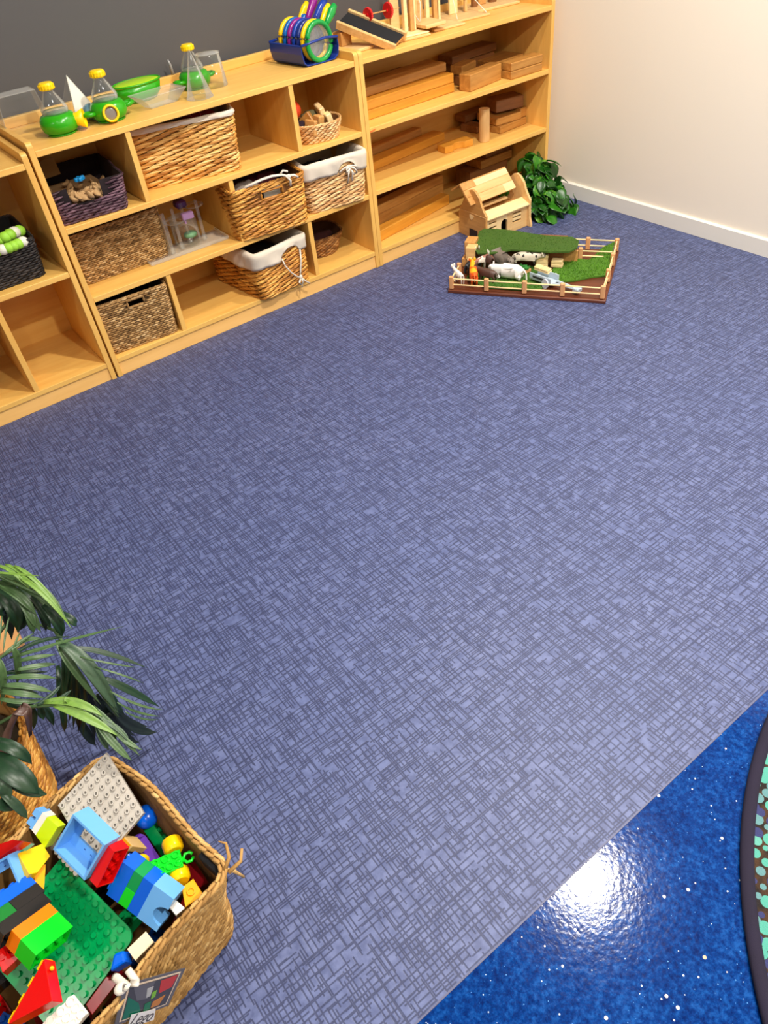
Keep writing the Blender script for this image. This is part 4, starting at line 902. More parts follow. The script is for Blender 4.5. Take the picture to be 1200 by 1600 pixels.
# trailer
t = thing('toy_trailer', 'pale blue grey toy trailer with drawbar at the front of the farm', 'toy trailer', fw_(.385, .085, .0215), FA-.52); t.scale = (1.1, 1.15, 1.4)
LB = plastic('pale_blue_grey', rgb(186, 202, 214), .45)
B().box((-.075, -.020, .006), (.02, .020, .010), .001).obj('trailer_bed', LB, t); B().box((-.075, -.022, .010), (.02, -.019, .026), .001).obj('side_board', LB, t); B().box((-.075, .019, .010), (.02, .022, .026), .001).obj('side_board', LB, t)
B().box((-.06, -.0225, .014), (.0, -.0218, .020), 0).obj('side_slot', DKGREY, t)
b = B(); b.tube([(.02, -.01, .010), (.10, .012, .007)], .004, 6); b.tube([(.02, .012, .010), (.10, .014, .007)], .004, 6); b.obj('drawbar', LB, t)
B().box((.095, .0, .0), (.118, .025, .012), .002).obj('hitch', LB, t)
for s_ in (-.026, .026):
    b = B(); b.cyl((.0, s_, .010), .0135, .006, 20, axis='y'); b.obj('wheel', plastic('pale_wheel', rgb(206, 214, 222), .4), t, smooth=2)
# pond tray
t = thing('plant_tray', 'green leafy patch in a pale six-sided tray behind the white animal', 'toy', fw_(.262, .185, .022), FA)
hexp = [(.030*math.cos(a*PI/3), .024*math.sin(a*PI/3)) for a in range(6)]
b = B(); b.prism(hexp, 0, .010); b.obj('tray', POST, t)
b = B(); rnd = random.Random(9)
for i in range(60): b.sph((rnd.uniform(-.02, .02), rnd.uniform(-.016, .016), .012+rnd.uniform(0, .008)), .005, (1, .7, .6), 6)
b.obj('foliage', cloth('pond_green', rgb(20, 104, 44), rgb(60, 140, 50), 200), t)

# ---- toy animals: one continuous body each
def animal(name, label, a, b_, z, rz, mcol, L_=.075, h=.045, neck=.35, headz=.02, legs=1.0, tail=True, ears=.006, horn=False, stout=1.0, roll=0, pitch=0, cat='toy animal', snout=.012):
    t = thing(name, label, cat, fw_(a, b_, z), group='toy farm animals', rot=(roll, pitch, FA+rz))
    V, E, Rr = [], [], []
    def add(p, r, par=None):
        V.append(p); Rr.append(r); i = len(V)-1
        if par is not None: E.append((par, i))
        return i
    r = L_*.17*stout; bh = h*legs
    hip = add((-L_*.38, 0, bh), r*1.0); mid = add((-L_*.05, 0, bh-.001), r*1.08, hip); ch = add((L_*.28, 0, bh+.001), r*1.12, mid)
    n1 = add((L_*.44, 0, bh+headz*.6), r*.68, ch); hd = add((L_*.58, 0, bh+headz), r*.62, n1); sn = add((L_*.58+snout, 0, bh+headz-.006), r*.38, hd)
    for s in (-1, 1):
        q = add((L_*.27, s*r*.62, bh-r*.7), r*.36, ch); q = add((L_*.26, s*r*.62, bh*.42), r*.24, q); q = add((L_*.27, s*r*.62, .004), r*.22, q); add((L_*.29, s*r*.62, .002), r*.24, q)
        q = add((-L_*.37, s*r*.62, bh-r*.6), r*.44, hip); q = add((-L_*.44, s*r*.62, bh*.45), r*.25, q); q = add((-L_*.40, s*r*.62, .004), r*.22, q); add((-L_*.38, s*r*.62, .002), r*.24, q)
    if tail:
        q = add((-L_*.5, 0, bh+r*.4), r*.16, hip); q = add((-L_*.58, 0, bh-r*.2), r*.12, q); add((-L_*.60, 0, bh-r*1.2), r*.16, q)
    me = bpy.data.meshes.new('body'); me.from_pydata(V, E, []); o = bpy.data.objects.new('body', me); COL.objects.link(o); o.parent = t; me.materials.append(mcol)
    sk = o.modifiers.new('skin', 'SKIN'); sk.use_smooth_shade = True
    for i, sv in enumerate(me.skin_vertices[0].data): sv.radius = (Rr[i], Rr[i]); sv.use_root = (i == 1)
    q = o.modifiers.new('sub', 'SUBSURF'); q.levels = 1; q.render_levels = 2
    for s in (-1, 1):
        b = B(); b.sph((L_*.55, s*r*.6, bh+headz+r*.45), ears, (.6, .9, 1.3) if not horn else (.5, .5, 1.6), 8); b.obj('ear' if not horn else 'horn', mcol if not horn else WH, t, smooth=True)
        b = B(); b.sph((L_*.63, s*r*.42, bh+headz+r*.18), .0016, (1, 1, 1), 6); b.obj('eye', BLACKR, t)
    return t
def spotted(name, c1, c2, sc, thr):
    m, nt, b = base_mat(name); n = noise(nt, coords(nt), sc, 1)
    r_ = ramp(nt, n, [(thr-.01, c1), (thr+.01, c2)]); nt.links.new(r_, b.inputs['Base Color']); b.inputs['Roughness'].default_value = .55; return m
WHT = plastic('toy_white', rgb(236, 230, 222), .5)
animal('toy_cow', 'large white toy animal lying across the front of the farm, pink muzzle to the left', .215, .120, .024, PI-.15, spotted('cow_white', rgb(238, 232, 226), rgb(210, 190, 180), 14, .66), .125, .034, headz=.004, stout=1.25, legs=.8)
animal('toy_lion', 'orange and yellow toy lion near the front left fence', .085, .075, .0215, 1.9, spotted('lion_orange', rgb(236, 92, 20), rgb(250, 176, 30), 16, .5), .095, .040, headz=.018)
animal('toy_goat', 'small white toy goat looking over the front left corner post', .028, .060, .0146, 2.5, WHT, .060, .040, headz=.020, stout=.9)
animal('toy_boar', 'black toy animal behind the lion at the left fence', .062, .165, .0146, 1.0, plastic('toy_black', rgb(34, 38, 42), .5), .085, .036, headz=.010, stout=1.2)
animal('toy_bull', 'dark brown toy bull with pink nose in front of the green mat', .105, .195, .0215, 2.6, spotted('bull_brown', rgb(70, 42, 34), rgb(120, 72, 50), 25, .6), .085, .046, headz=.016, horn=True, stout=1.15)
animal('toy_donkey', 'grey toy animal with arched back beside the dark brown bull', .165, .205, .0215, -.6, spotted('donkey_grey', rgb(118, 108, 98), rgb(92, 84, 76), 18, .55), .105, .044, headz=.0, stout=1.35)
animal('toy_horse', 'dark brown toy horse between the lion and the white animal', .135, .085, .0215, 2.9, plastic('toy_brown', rgb(78, 52, 42), .5), .085, .034, headz=.014)
animal('toy_dog', 'white and black spotted toy animal lying at the edge of the green mat', .27, .215, .040, .1, spotted('dalmatian', rgb(206, 196, 176), rgb(40, 36, 34), 50, .60), .105, .030, headz=.006)
animal('toy_sheep', 'small cream toy animal with white horns at the left under the green mat', .090, .170, .024, .6, spotted('goat_cream', rgb(226, 214, 200), rgb(150, 96, 80), 40, .55), .060, .040, headz=.022, horn=True)

FACES = {
    'plate': ([-1.7893, -1.6336, 0.24], [0.012, -0.9787, -0.2049], [-0.8766, 0.0882, -0.4731], [-0.4811, -0.1853, 0.8569], 0.9901),
    'window': ([-1.9018, -1.7687, 0.3], [0.271, -0.9239, -0.2702], [0.7376, 0.0189, 0.675], [-0.6185, -0.3822, 0.6866], 1.0794),
    'red': ([-1.8777, -1.8327, 0.275], [0.7542, 0.1655, 0.6354], [0.2443, -0.969, -0.0376], [-0.6095, -0.1836, 0.7712], 0.9395),
    'stack': ([-1.9853, -1.8477, 0.275], [0.7299, 0.3745, -0.5718], [0.2864, -0.9271, -0.2416], [0.6206, -0.0126, 0.784], 1.0173),
    'blue': ([-1.8733, -1.8395, 0.225], [0.6969, 0.032, 0.7164], [0.3782, -0.8652, -0.3293], [-0.6093, -0.5005, 0.615], 0.9973),
    'green': ([-1.7933, -1.7425, 0.17], [0.1008, -0.9434, -0.3161], [0.9145, -0.0372, 0.4029], [-0.3919, -0.3297, 0.8589], 0.9605),
    'lime': ([-1.8999, -1.6871, 0.265], [-0.8422, -0.1645, -0.5134], [0.3143, -0.9236, -0.2195], [-0.438, -0.3462, 0.8296], 0.8915),
    'cream': ([-1.8785, -1.9266, 0.215], [0.9857, 0.1666, -0.0233], [0.166, -0.9857, -0.028], [0.0276, -0.0238, 0.9993], 0.9991),
    'yellow': ([-1.9535, -1.718, 0.27], [0.0657, -0.9679, -0.2428], [0.7192, 0.2146, -0.6608], [0.6917, -0.1312, 0.7102], 1.2137),
    'purple': ([-1.8085, -1.7582, 0.19], [0.0764, -0.997, -0.0156], [0.7215, 0.0661, -0.6893], [0.6882, 0.0415, 0.7243], 1.1542),
    'base': ([-1.9364, -1.7371, 0.19], [0.2742, -0.9559, -0.1047], [-0.9421, -0.2452, -0.2286], [-0.1928, -0.1614, 0.9679], 0.9412),
}
POLYS = {
    'plate': ([-0.1207, -0.332, 0.9355], [(-1.7805, -1.6452, 0.2720), (-1.7752, -1.7612, 0.2315), (-1.8817, -1.6678, 0.2509)]),
    'roof': ([-0.3505, 0.1001, 0.9312], [(-1.9634, -1.8993, 0.2849), (-1.9701, -1.9578, 0.2887), (-2.0333, -1.9338, 0.2623)]),
    'vehicle': ([0.1611, 0.0, 0.9869], [(-1.8053, -1.8414, 0.2351), (-1.7545, -1.8506, 0.2268), (-1.7606, -1.8784, 0.2278), (-1.7933, -1.8727, 0.2331)]),
    'hook': ([0.1611, 0.0, 0.9869], [(-1.7514, -1.8581, 0.2281), (-1.7378, -1.8624, 0.2258), (-1.7461, -1.8803, 0.2272), (-1.7586, -1.8767, 0.2292)]),
    'tan': ([-0.5044, 0.1009, 0.8575], [(-1.8290, -1.7613, 0.2100), (-1.8188, -1.7620, 0.2161), (-1.8120, -1.7962, 0.2241), (-1.8228, -1.7940, 0.2175)]),
    'orange': ([0.2009, -0.1005, 0.9744], [(-1.7776, -1.8993, 0.2149), (-1.7580, -1.8971, 0.2111), (-1.7563, -1.9266, 0.2077), (-1.7859, -1.9287, 0.2136)]),
    'redleft': ([0.1005, -0.2009, 0.9744], [(-2.0321, -1.8056, 0.2351), (-2.0109, -1.8116, 0.2317), (-2.0025, -1.8404, 0.2249), (-2.0322, -1.8464, 0.2267)]),
    'redbig': ([-0.4969, 0.1988, 0.8447], [(-1.9880, -1.6652, 0.2501), (-1.9527, -1.6966, 0.2782), (-1.9370, -1.7200, 0.2929), (-1.9943, -1.6946, 0.2533)]),
    'teal': ([-0.4969, 0.1988, 0.8447], [(-1.9715, -1.6942, 0.2503), (-1.9426, -1.7041, 0.2697), (-1.9320, -1.7208, 0.2798), (-1.9679, -1.7074, 0.2556)]),
    'window2': ([-0.507, -0.4056, 0.7605], [(-1.9636, -1.7210, 0.2846), (-1.9507, -1.7649, 0.2698), (-1.9964, -1.7501, 0.2472), (-2.0098, -1.7038, 0.2629)]),
    'greyunder': ([-0.3008, -0.2005, 0.9324], [(-1.9217, -1.6984, 0.2050), (-1.8765, -1.6881, 0.2218), (-1.8396, -1.7715, 0.2158), (-1.9057, -1.7660, 0.1956)]),
    'whitetube': ([0.101, -0.101, 0.9897], [(-1.9542, -1.9469, 0.2450), (-1.9465, -1.9791, 0.2410), (-1.9832, -1.9906, 0.2435), (-1.9991, -1.9553, 0.2488)]),
    'puzzle': ([0.101, -0.101, 0.9897], [(-1.8070, -1.9005, 0.2151), (-1.7937, -1.9066, 0.2131), (-1.7866, -1.9279, 0.2102), (-1.8021, -1.9288, 0.2117)]),
    'bluecurve': ([-0.2009, -0.1005, 0.9744], [(-1.9117, -1.9358, 0.2101), (-1.8967, -1.9191, 0.2149), (-1.8827, -1.9252, 0.2172), (-1.8867, -1.9411, 0.2147)]),
    'darkred': ([0.3008, -0.2005, 0.9324], [(-1.9553, -1.9489, 0.2001), (-1.9203, -1.9303, 0.1928), (-1.9084, -1.9438, 0.1861), (-1.9533, -1.9648, 0.1960)]),
    'darkred2': ([0.6, 0.0, 0.8], [(-1.7613, -1.8592, 0.1902), (-1.7460, -1.8573, 0.1787), (-1.7429, -1.9014, 0.1764), (-1.7623, -1.9034, 0.1910)]),
    'bluedome': ([0.0, 0.0, 1.0], [(-1.7762, -1.7187, 0.2000), (-1.7651, -1.7394, 0.2000), (-1.7758, -1.7560, 0.2000), (-1.7930, -1.7529, 0.2000)]),
    'yellowsmall': ([0.0, 0.0, 1.0], [(-1.8557, -1.6143, 0.2100), (-1.8451, -1.6171, 0.2100), (-1.8440, -1.6271, 0.2100), (-1.8536, -1.6281, 0.2100)]),
    'bluesmall': ([0.0, 0.0, 1.0], [(-1.8953, -1.6314, 0.2000), (-1.8777, -1.6196, 0.2000), (-1.8747, -1.6310, 0.2000), (-1.8930, -1.6448, 0.2000)]),
    'yellowwheel': ([0.0, 0.0, 1.0], [(-1.8183, -1.8111, 0.2100), (-1.8046, -1.8195, 0.2100), (-1.8078, -1.8282, 0.2100), (-1.8155, -1.8219, 0.2100)]),
    'wheelA': ([0.0, 0.0, 1.0], [(-1.7745, -1.8332, 0.2250), (-1.7707, -1.8248, 0.2250), (-1.7478, -1.8378, 0.2250), (-1.7523, -1.8500, 0.2250)]),
    'wheelB': ([0.0, 0.0, 1.0], [(-1.7862, -1.8761, 0.2150), (-1.7808, -1.8695, 0.2150), (-1.7620, -1.8821, 0.2150), (-1.7649, -1.8934, 0.2150)]),
    'card': ([0.2496, -0.9684, 0.0], [(-1.8882, -1.9965, 0.2784), (-1.8263, -1.9806, 0.1629), (-1.8730, -1.9926, 0.1232), (-1.9291, -2.0070, 0.2187)]),
    'cardphoto': ([0.2496, -0.9684, 0.0], [(-1.8840, -1.9954, 0.2584), (-1.8351, -1.9828, 0.1651), (-1.8770, -1.9936, 0.1376), (-1.9229, -2.0055, 0.2187)]),
    'strip': ([0.2496, -0.9684, 0.0], [(-1.9075, -2.0015, 0.2077), (-1.8854, -1.9958, 0.1577), (-1.8963, -1.9986, 0.1382), (-1.9215, -2.0051, 0.1888)]),
}
LEAVES = [
    (1, 'dark', 0.0187, [(-1.772, -1.316, 0.410), (-1.760, -1.365, 0.390), (-1.764, -1.388, 0.340)]),
    (1, 'dark', 0.0191, [(-1.791, -1.277, 0.410), (-1.787, -1.320, 0.380), (-1.796, -1.350, 0.330)]),
    (1, 'black', 0.0192, [(-1.821, -1.269, 0.380), (-1.817, -1.312, 0.360), (-1.834, -1.326, 0.310)]),
    (1, 'mid', 0.0140, [(-1.758, -1.349, 0.410), (-1.746, -1.388, 0.390), (-1.754, -1.407, 0.350)]),
    (1, 'lime', 0.0090, [(-1.782, -1.304, 0.460), (-1.745, -1.401, 0.450), (-1.731, -1.457, 0.380)]),
    (1, 'lime', 0.0079, [(-1.772, -1.319, 0.470), (-1.752, -1.362, 0.460), (-1.736, -1.418, 0.430)]),
    (1, 'lime', 0.0079, [(-1.760, -1.334, 0.470), (-1.740, -1.385, 0.450), (-1.731, -1.436, 0.400)]),
    (1, 'lime', 0.0068, [(-1.787, -1.307, 0.470), (-1.767, -1.350, 0.470), (-1.756, -1.385, 0.440)]),
    (1, 'lime', 0.0045, [(-1.801, -1.327, 0.480), (-1.767, -1.366, 0.480), (-1.730, -1.406, 0.480)]),
    (1, 'mid', 0.0195, [(-1.800, -1.286, 0.440), (-1.755, -1.368, 0.430), (-1.733, -1.423, 0.390)]),
    (1, 'mid', 0.0183, [(-1.807, -1.293, 0.430), (-1.781, -1.357, 0.430), (-1.770, -1.390, 0.390)]),
    (1, 'mid', 0.0161, [(-1.785, -1.333, 0.440), (-1.745, -1.373, 0.430), (-1.731, -1.426, 0.380)]),
    (1, 'mid', 0.0173, [(-1.780, -1.351, 0.420), (-1.778, -1.380, 0.400), (-1.779, -1.401, 0.360)]),
    (1, 'mid', 0.0161, [(-1.777, -1.358, 0.410), (-1.781, -1.387, 0.390), (-1.791, -1.394, 0.360)]),
    (1, 'dark', 0.0208, [(-1.752, -1.384, 0.400), (-1.746, -1.413, 0.380), (-1.754, -1.419, 0.340)]),
    (1, 'black', 0.0130, [(-1.762, -1.342, 0.380), (-1.763, -1.371, 0.370), (-1.773, -1.386, 0.340)]),
    (1, 'dark', 0.0282, [(-1.814, -1.255, 0.400), (-1.799, -1.330, 0.390), (-1.817, -1.341, 0.330)]),
    (1, 'dark', 0.0261, [(-1.791, -1.286, 0.390), (-1.789, -1.338, 0.370), (-1.814, -1.336, 0.330)]),
    (1, 'dark', 0.0166, [(-1.743, -1.368, 0.360), (-1.727, -1.398, 0.350), (-1.723, -1.400, 0.330)]),
    (1, 'dark', 0.0235, [(-1.825, -1.298, 0.400), (-1.819, -1.323, 0.390), (-1.818, -1.322, 0.370)]),
    (2, 'mid', 0.0091, [(-1.834, -1.419, 0.370), (-1.806, -1.411, 0.370), (-1.779, -1.424, 0.360)]),
    (2, 'mid', 0.0079, [(-1.842, -1.421, 0.360), (-1.806, -1.434, 0.360), (-1.771, -1.440, 0.350)]),
    (2, 'dark', 0.0091, [(-1.870, -1.412, 0.330), (-1.837, -1.437, 0.330), (-1.802, -1.449, 0.310)]),
    (2, 'dark', 0.0101, [(-1.885, -1.457, 0.300), (-1.859, -1.487, 0.300), (-1.833, -1.485, 0.280)]),
    (2, 'mid', 0.0089, [(-1.880, -1.448, 0.330), (-1.853, -1.472, 0.330), (-1.832, -1.474, 0.300)]),
    (2, 'mid', 0.0068, [(-1.847, -1.429, 0.380), (-1.822, -1.421, 0.380), (-1.787, -1.405, 0.370)]),
    (2, 'dark', 0.0080, [(-1.829, -1.431, 0.370), (-1.789, -1.431, 0.370), (-1.740, -1.448, 0.360)]),
    (2, 'mid', 0.0056, [(-1.826, -1.447, 0.380), (-1.752, -1.473, 0.380), (-1.655, -1.513, 0.380)]),
    (2, 'mid', 0.0090, [(-1.832, -1.438, 0.360), (-1.806, -1.452, 0.360), (-1.775, -1.450, 0.340)]),
    (2, 'mid', 0.0101, [(-1.838, -1.457, 0.360), (-1.810, -1.463, 0.350), (-1.781, -1.462, 0.330)]),
    (2, 'mid', 0.0100, [(-1.863, -1.450, 0.350), (-1.826, -1.477, 0.350), (-1.792, -1.484, 0.320)]),
    (2, 'mid', 0.0111, [(-1.870, -1.463, 0.350), (-1.837, -1.486, 0.340), (-1.809, -1.500, 0.310)]),
    (2, 'mid', 0.0110, [(-1.880, -1.464, 0.340), (-1.850, -1.494, 0.340), (-1.825, -1.501, 0.310)]),
    (2, 'mid', 0.0099, [(-1.884, -1.478, 0.340), (-1.856, -1.501, 0.330), (-1.830, -1.502, 0.310)]),
    (2, 'mid', 0.0123, [(-1.827, -1.434, 0.390), (-1.833, -1.441, 0.360), (-1.857, -1.441, 0.310)]),
    (2, 'mid', 0.0122, [(-1.855, -1.432, 0.380), (-1.865, -1.449, 0.350), (-1.893, -1.453, 0.300)]),
    (2, 'mid', 0.0034, [(-1.811, -1.370, 0.400), (-1.828, -1.393, 0.390), (-1.845, -1.423, 0.380)]),
    (2, 'mid', 0.0034, [(-1.820, -1.357, 0.400), (-1.836, -1.386, 0.390), (-1.853, -1.416, 0.380)]),
    (2, 'mid', 0.0034, [(-1.808, -1.410, 0.390), (-1.819, -1.425, 0.390), (-1.831, -1.432, 0.380)]),
    (3, 'dark', 0.0145, [(-1.762, -1.399, 0.300), (-1.780, -1.422, 0.260), (-1.813, -1.427, 0.200)]),
    (3, 'dark', 0.0147, [(-1.765, -1.407, 0.270), (-1.787, -1.428, 0.220), (-1.826, -1.420, 0.130)]),
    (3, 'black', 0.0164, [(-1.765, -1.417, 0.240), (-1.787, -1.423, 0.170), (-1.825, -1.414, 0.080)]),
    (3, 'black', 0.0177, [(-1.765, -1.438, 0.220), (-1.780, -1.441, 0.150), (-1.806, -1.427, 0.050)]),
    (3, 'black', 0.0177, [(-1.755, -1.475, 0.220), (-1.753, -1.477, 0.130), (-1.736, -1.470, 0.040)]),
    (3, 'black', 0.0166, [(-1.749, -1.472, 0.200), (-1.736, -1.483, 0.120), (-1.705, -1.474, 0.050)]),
    (3, 'dark', 0.0145, [(-1.744, -1.472, 0.280), (-1.736, -1.491, 0.220), (-1.734, -1.494, 0.120)]),
    (3, 'dark', 0.0117, [(-1.753, -1.427, 0.340), (-1.743, -1.463, 0.310), (-1.745, -1.499, 0.270)]),
    (3, 'mid', 0.0152, [(-1.762, -1.419, 0.340), (-1.764, -1.459, 0.310), (-1.756, -1.505, 0.220)]),
    (3, 'grey', 0.0257, [(-1.760, -1.431, 0.340), (-1.740, -1.484, 0.300), (-1.738, -1.529, 0.200)]),
    (3, 'dark', 0.0107, [(-1.751, -1.444, 0.330), (-1.708, -1.465, 0.300), (-1.654, -1.502, 0.240)]),
    (3, 'mid', 0.0035, [(-1.744, -1.465, 0.320), (-1.708, -1.496, 0.300), (-1.668, -1.507, 0.260)]),
    (3, 'mid', 0.0035, [(-1.731, -1.487, 0.300), (-1.699, -1.520, 0.280), (-1.674, -1.529, 0.240)]),
    (3, 'dark', 0.0156, [(-1.730, -1.493, 0.270), (-1.703, -1.515, 0.230), (-1.669, -1.527, 0.150)]),
    (3, 'mid', 0.0048, [(-1.730, -1.521, 0.260), (-1.701, -1.550, 0.220), (-1.668, -1.560, 0.180)]),
    (3, 'mid', 0.0048, [(-1.729, -1.545, 0.250), (-1.708, -1.549, 0.200), (-1.678, -1.554, 0.160)]),
    (3, 'mid', 0.0036, [(-1.726, -1.556, 0.230), (-1.707, -1.560, 0.190), (-1.683, -1.551, 0.150)]),
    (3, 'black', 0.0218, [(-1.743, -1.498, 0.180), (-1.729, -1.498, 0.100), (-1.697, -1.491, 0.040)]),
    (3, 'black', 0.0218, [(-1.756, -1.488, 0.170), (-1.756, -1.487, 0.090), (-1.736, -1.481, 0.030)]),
    (3, 'dark', 0.0122, [(-1.769, -1.413, 0.280), (-1.785, -1.428, 0.240), (-1.819, -1.428, 0.170)]),
    (3, 'dark', 0.0134, [(-1.762, -1.434, 0.280), (-1.784, -1.441, 0.220), (-1.827, -1.434, 0.120)]),
    (3, 'dark', 0.0136, [(-1.762, -1.448, 0.260), (-1.778, -1.448, 0.200), (-1.821, -1.432, 0.080)]),
    (3, 'black', 0.0188, [(-1.764, -1.467, 0.230), (-1.772, -1.457, 0.160), (-1.782, -1.449, 0.060)]),
    (3, 'black', 0.0176, [(-1.760, -1.480, 0.220), (-1.759, -1.480, 0.140), (-1.760, -1.468, 0.050)]),
    (3, 'dark', 0.0124, [(-1.818, -1.431, 0.200), (-1.827, -1.440, 0.170), (-1.841, -1.436, 0.130)]),
    (3, 'black', 0.0184, [(-1.811, -1.410, 0.120), (-1.813, -1.418, 0.070), (-1.811, -1.427, 0.030)]),
    (3, 'dark', 0.0150, [(-1.791, -1.357, 0.220), (-1.806, -1.395, 0.200), (-1.832, -1.389, 0.140)]),
    (3, 'black', 0.0159, [(-1.790, -1.428, 0.120), (-1.763, -1.442, 0.060), (-1.757, -1.479, 0.020)]),
    (4, 'dark', 0.0145, [(-1.843, -1.522, 0.330), (-1.833, -1.521, 0.300), (-1.837, -1.524, 0.260)]),
    (4, 'mid', 0.0096, [(-1.806, -1.563, 0.350), (-1.782, -1.594, 0.340), (-1.773, -1.626, 0.320)]),
    (4, 'mid', 0.0096, [(-1.774, -1.604, 0.340), (-1.760, -1.636, 0.320), (-1.758, -1.669, 0.300)]),
    (4, 'lime', 0.0148, [(-1.823, -1.556, 0.360), (-1.781, -1.593, 0.360), (-1.756, -1.632, 0.340)]),
    (4, 'lime', 0.0158, [(-1.811, -1.573, 0.360), (-1.782, -1.615, 0.350), (-1.750, -1.668, 0.320)]),
    (4, 'mid', 0.0116, [(-1.761, -1.611, 0.350), (-1.749, -1.657, 0.320), (-1.738, -1.696, 0.280)]),
    (4, 'mid', 0.0126, [(-1.769, -1.629, 0.340), (-1.762, -1.669, 0.310), (-1.752, -1.695, 0.280)]),
    (4, 'grey', 0.0095, [(-1.771, -1.630, 0.330), (-1.774, -1.648, 0.310), (-1.774, -1.659, 0.290)]),
    (4, 'grey', 0.0085, [(-1.764, -1.629, 0.340), (-1.745, -1.657, 0.320), (-1.742, -1.678, 0.300)]),
    (4, 'dark', 0.0075, [(-1.834, -1.554, 0.360), (-1.808, -1.550, 0.360), (-1.789, -1.540, 0.360)]),
    (4, 'dark', 0.0075, [(-1.816, -1.567, 0.360), (-1.797, -1.567, 0.360), (-1.777, -1.563, 0.360)]),
    (4, 'dark', 0.0154, [(-1.847, -1.527, 0.340), (-1.853, -1.525, 0.310), (-1.867, -1.515, 0.270)]),
    (4, 'dark', 0.0131, [(-1.837, -1.536, 0.340), (-1.838, -1.533, 0.320), (-1.842, -1.535, 0.300)]),
    (4, 'lime', 0.0095, [(-1.793, -1.582, 0.370), (-1.789, -1.585, 0.360), (-1.798, -1.586, 0.350)]),
    (4, 'mid', 0.0095, [(-1.757, -1.623, 0.330), (-1.747, -1.666, 0.310), (-1.730, -1.696, 0.290)]),
    (5, 'dark', 0.0190, [(-1.906, -1.622, 0.420), (-1.877, -1.663, 0.420), (-1.870, -1.674, 0.380)]),
    (5, 'dark', 0.0336, [(-1.915, -1.638, 0.410), (-1.890, -1.695, 0.410), (-1.878, -1.723, 0.370)]),
    (5, 'dark', 0.0189, [(-1.906, -1.678, 0.400), (-1.890, -1.707, 0.380), (-1.872, -1.714, 0.350)]),
    (5, 'grey', 0.0186, [(-1.918, -1.681, 0.410), (-1.910, -1.702, 0.400), (-1.929, -1.700, 0.360)]),
    (5, 'grey', 0.0132, [(-1.919, -1.699, 0.390), (-1.911, -1.716, 0.370), (-1.912, -1.719, 0.330)]),
    (5, 'dark', 0.0149, [(-1.934, -1.693, 0.400), (-1.928, -1.708, 0.380), (-1.913, -1.707, 0.350)]),
]
STEMS = {
    1: [(-1.846, -1.287, 0.460), (-1.789, -1.329, 0.460), (-1.749, -1.398, 0.440), (-1.727, -1.443, 0.380)],
    2: [(-1.936, -1.342, 0.300), (-1.879, -1.410, 0.360), (-1.853, -1.430, 0.380), (-1.816, -1.436, 0.390)],
    3: [(-1.814, -1.250, 0.300), (-1.759, -1.403, 0.350), (-1.751, -1.475, 0.310), (-1.741, -1.534, 0.200)],
    4: [(-1.909, -1.470, 0.280), (-1.847, -1.538, 0.350), (-1.797, -1.582, 0.360), (-1.762, -1.635, 0.330)],
    5: [(-1.951, -1.571, 0.380), (-1.908, -1.650, 0.410), (-1.888, -1.699, 0.400), (-1.881, -1.712, 0.360)],
    9: [(-1.929, -1.551, 0.280), (-1.892, -1.539, 0.330), (-1.861, -1.537, 0.360), (-1.851, -1.547, 0.350), (-1.873, -1.534, 0.280)],
}
# ================================================================== BASKET OF BUILDING BRICKS
PITCH = .016
def fr(key):
    O, x, y, n, k = FACES[key]; return Vector(O), Vector(x), Vector(y), Vector(n), k
def brick_mesh(b, nx, ny, h, s=1.0, M=None, hollow=True, studs=True, wall=.0016, off=(0, 0, 0)):
    W, D = nx*PITCH, ny*PITCH; ox, oy, oz = off
    Ms = (M if M is not None else Matrix.Identity(4)) @ Matrix.Diagonal((s, s, s, 1)) @ Matrix.Translation((ox, oy, oz)); e = .00012
    if hollow:
        for lo, hi in (((e, e, 0), (W-e, wall, h)), ((e, D-wall, 0), (W-e, D-e, h)), ((e, wall, 0), (wall, D-wall, h)), ((W-wall, wall, 0), (W-e, D-wall, h)), ((wall, wall, h-wall), (W-wall, D-wall, h))):
            b.box(lo, hi, 0, Ms)
        for i in range(1, nx):
            for j in range(1, ny): b.cyl((i*PITCH, j*PITCH, h/2), .0062, h*.98, 12, M=Ms, caps=False); b.cyl((i*PITCH, j*PITCH, h/2), .0048, h*.98, 12, M=Ms, caps=False)
    else: b.box((e, e, 0), (W-e, D-e, h), .0004, Ms)
    if studs:
        for i in range(nx):
            for j in range(ny): b.cyl(((i+.5)*PITCH, (j+.5)*PITCH, h+.0021), .0047, .0044, 14, M=Ms)
def axes(O, x, y, z):
    M = Matrix((x, y, z)).transposed().to_4x4(); M.translation = O; return M
def bthing(name, label, M, group='building bricks in the near basket', cat='toy brick'):
    o = thing(name, label, cat, group=group); o.matrix_world = M; return o
BK, bat = basket('brick_basket', 'large open water hyacinth basket full of building bricks in the bottom left corner', (-1.951, -1.836, .001), math.radians(14.4), .36, .25, .425, .325, .245, SEAG_L, CORE_L, rows=38, pitch=.015, rad=.0036, slant=2.2, rim='braid', rimr=.0062, ecc=1.4, cr=.028, wob=.005, flat=.7)
BM = Matrix.Translation((-1.951, -1.836, .001)) @ Matrix.Rotation(math.radians(14.4), 4, 'Z')
# frayed corner strands
b = B()
for pts in ([(.205, -.155, .245), (.222, -.150, .252), (.232, -.135, .262), (.226, -.128, .27)], [(.208, -.16, .24), (.23, -.165, .245), (.242, -.158, .256)], [(.206, -.15, .24), (.216, -.158, .225), (.222, -.165, .20)]): b.tube(pts, [.004, .003, .0022, .001][:len(pts)], 6)
b.obj('frayed_strand', SEAG_L, BK, smooth=True)
b = B(); b.box((.196, -.150, .20), (.204, -.10, .236), .001); b.obj('corner_wire', BLACKR, BK)

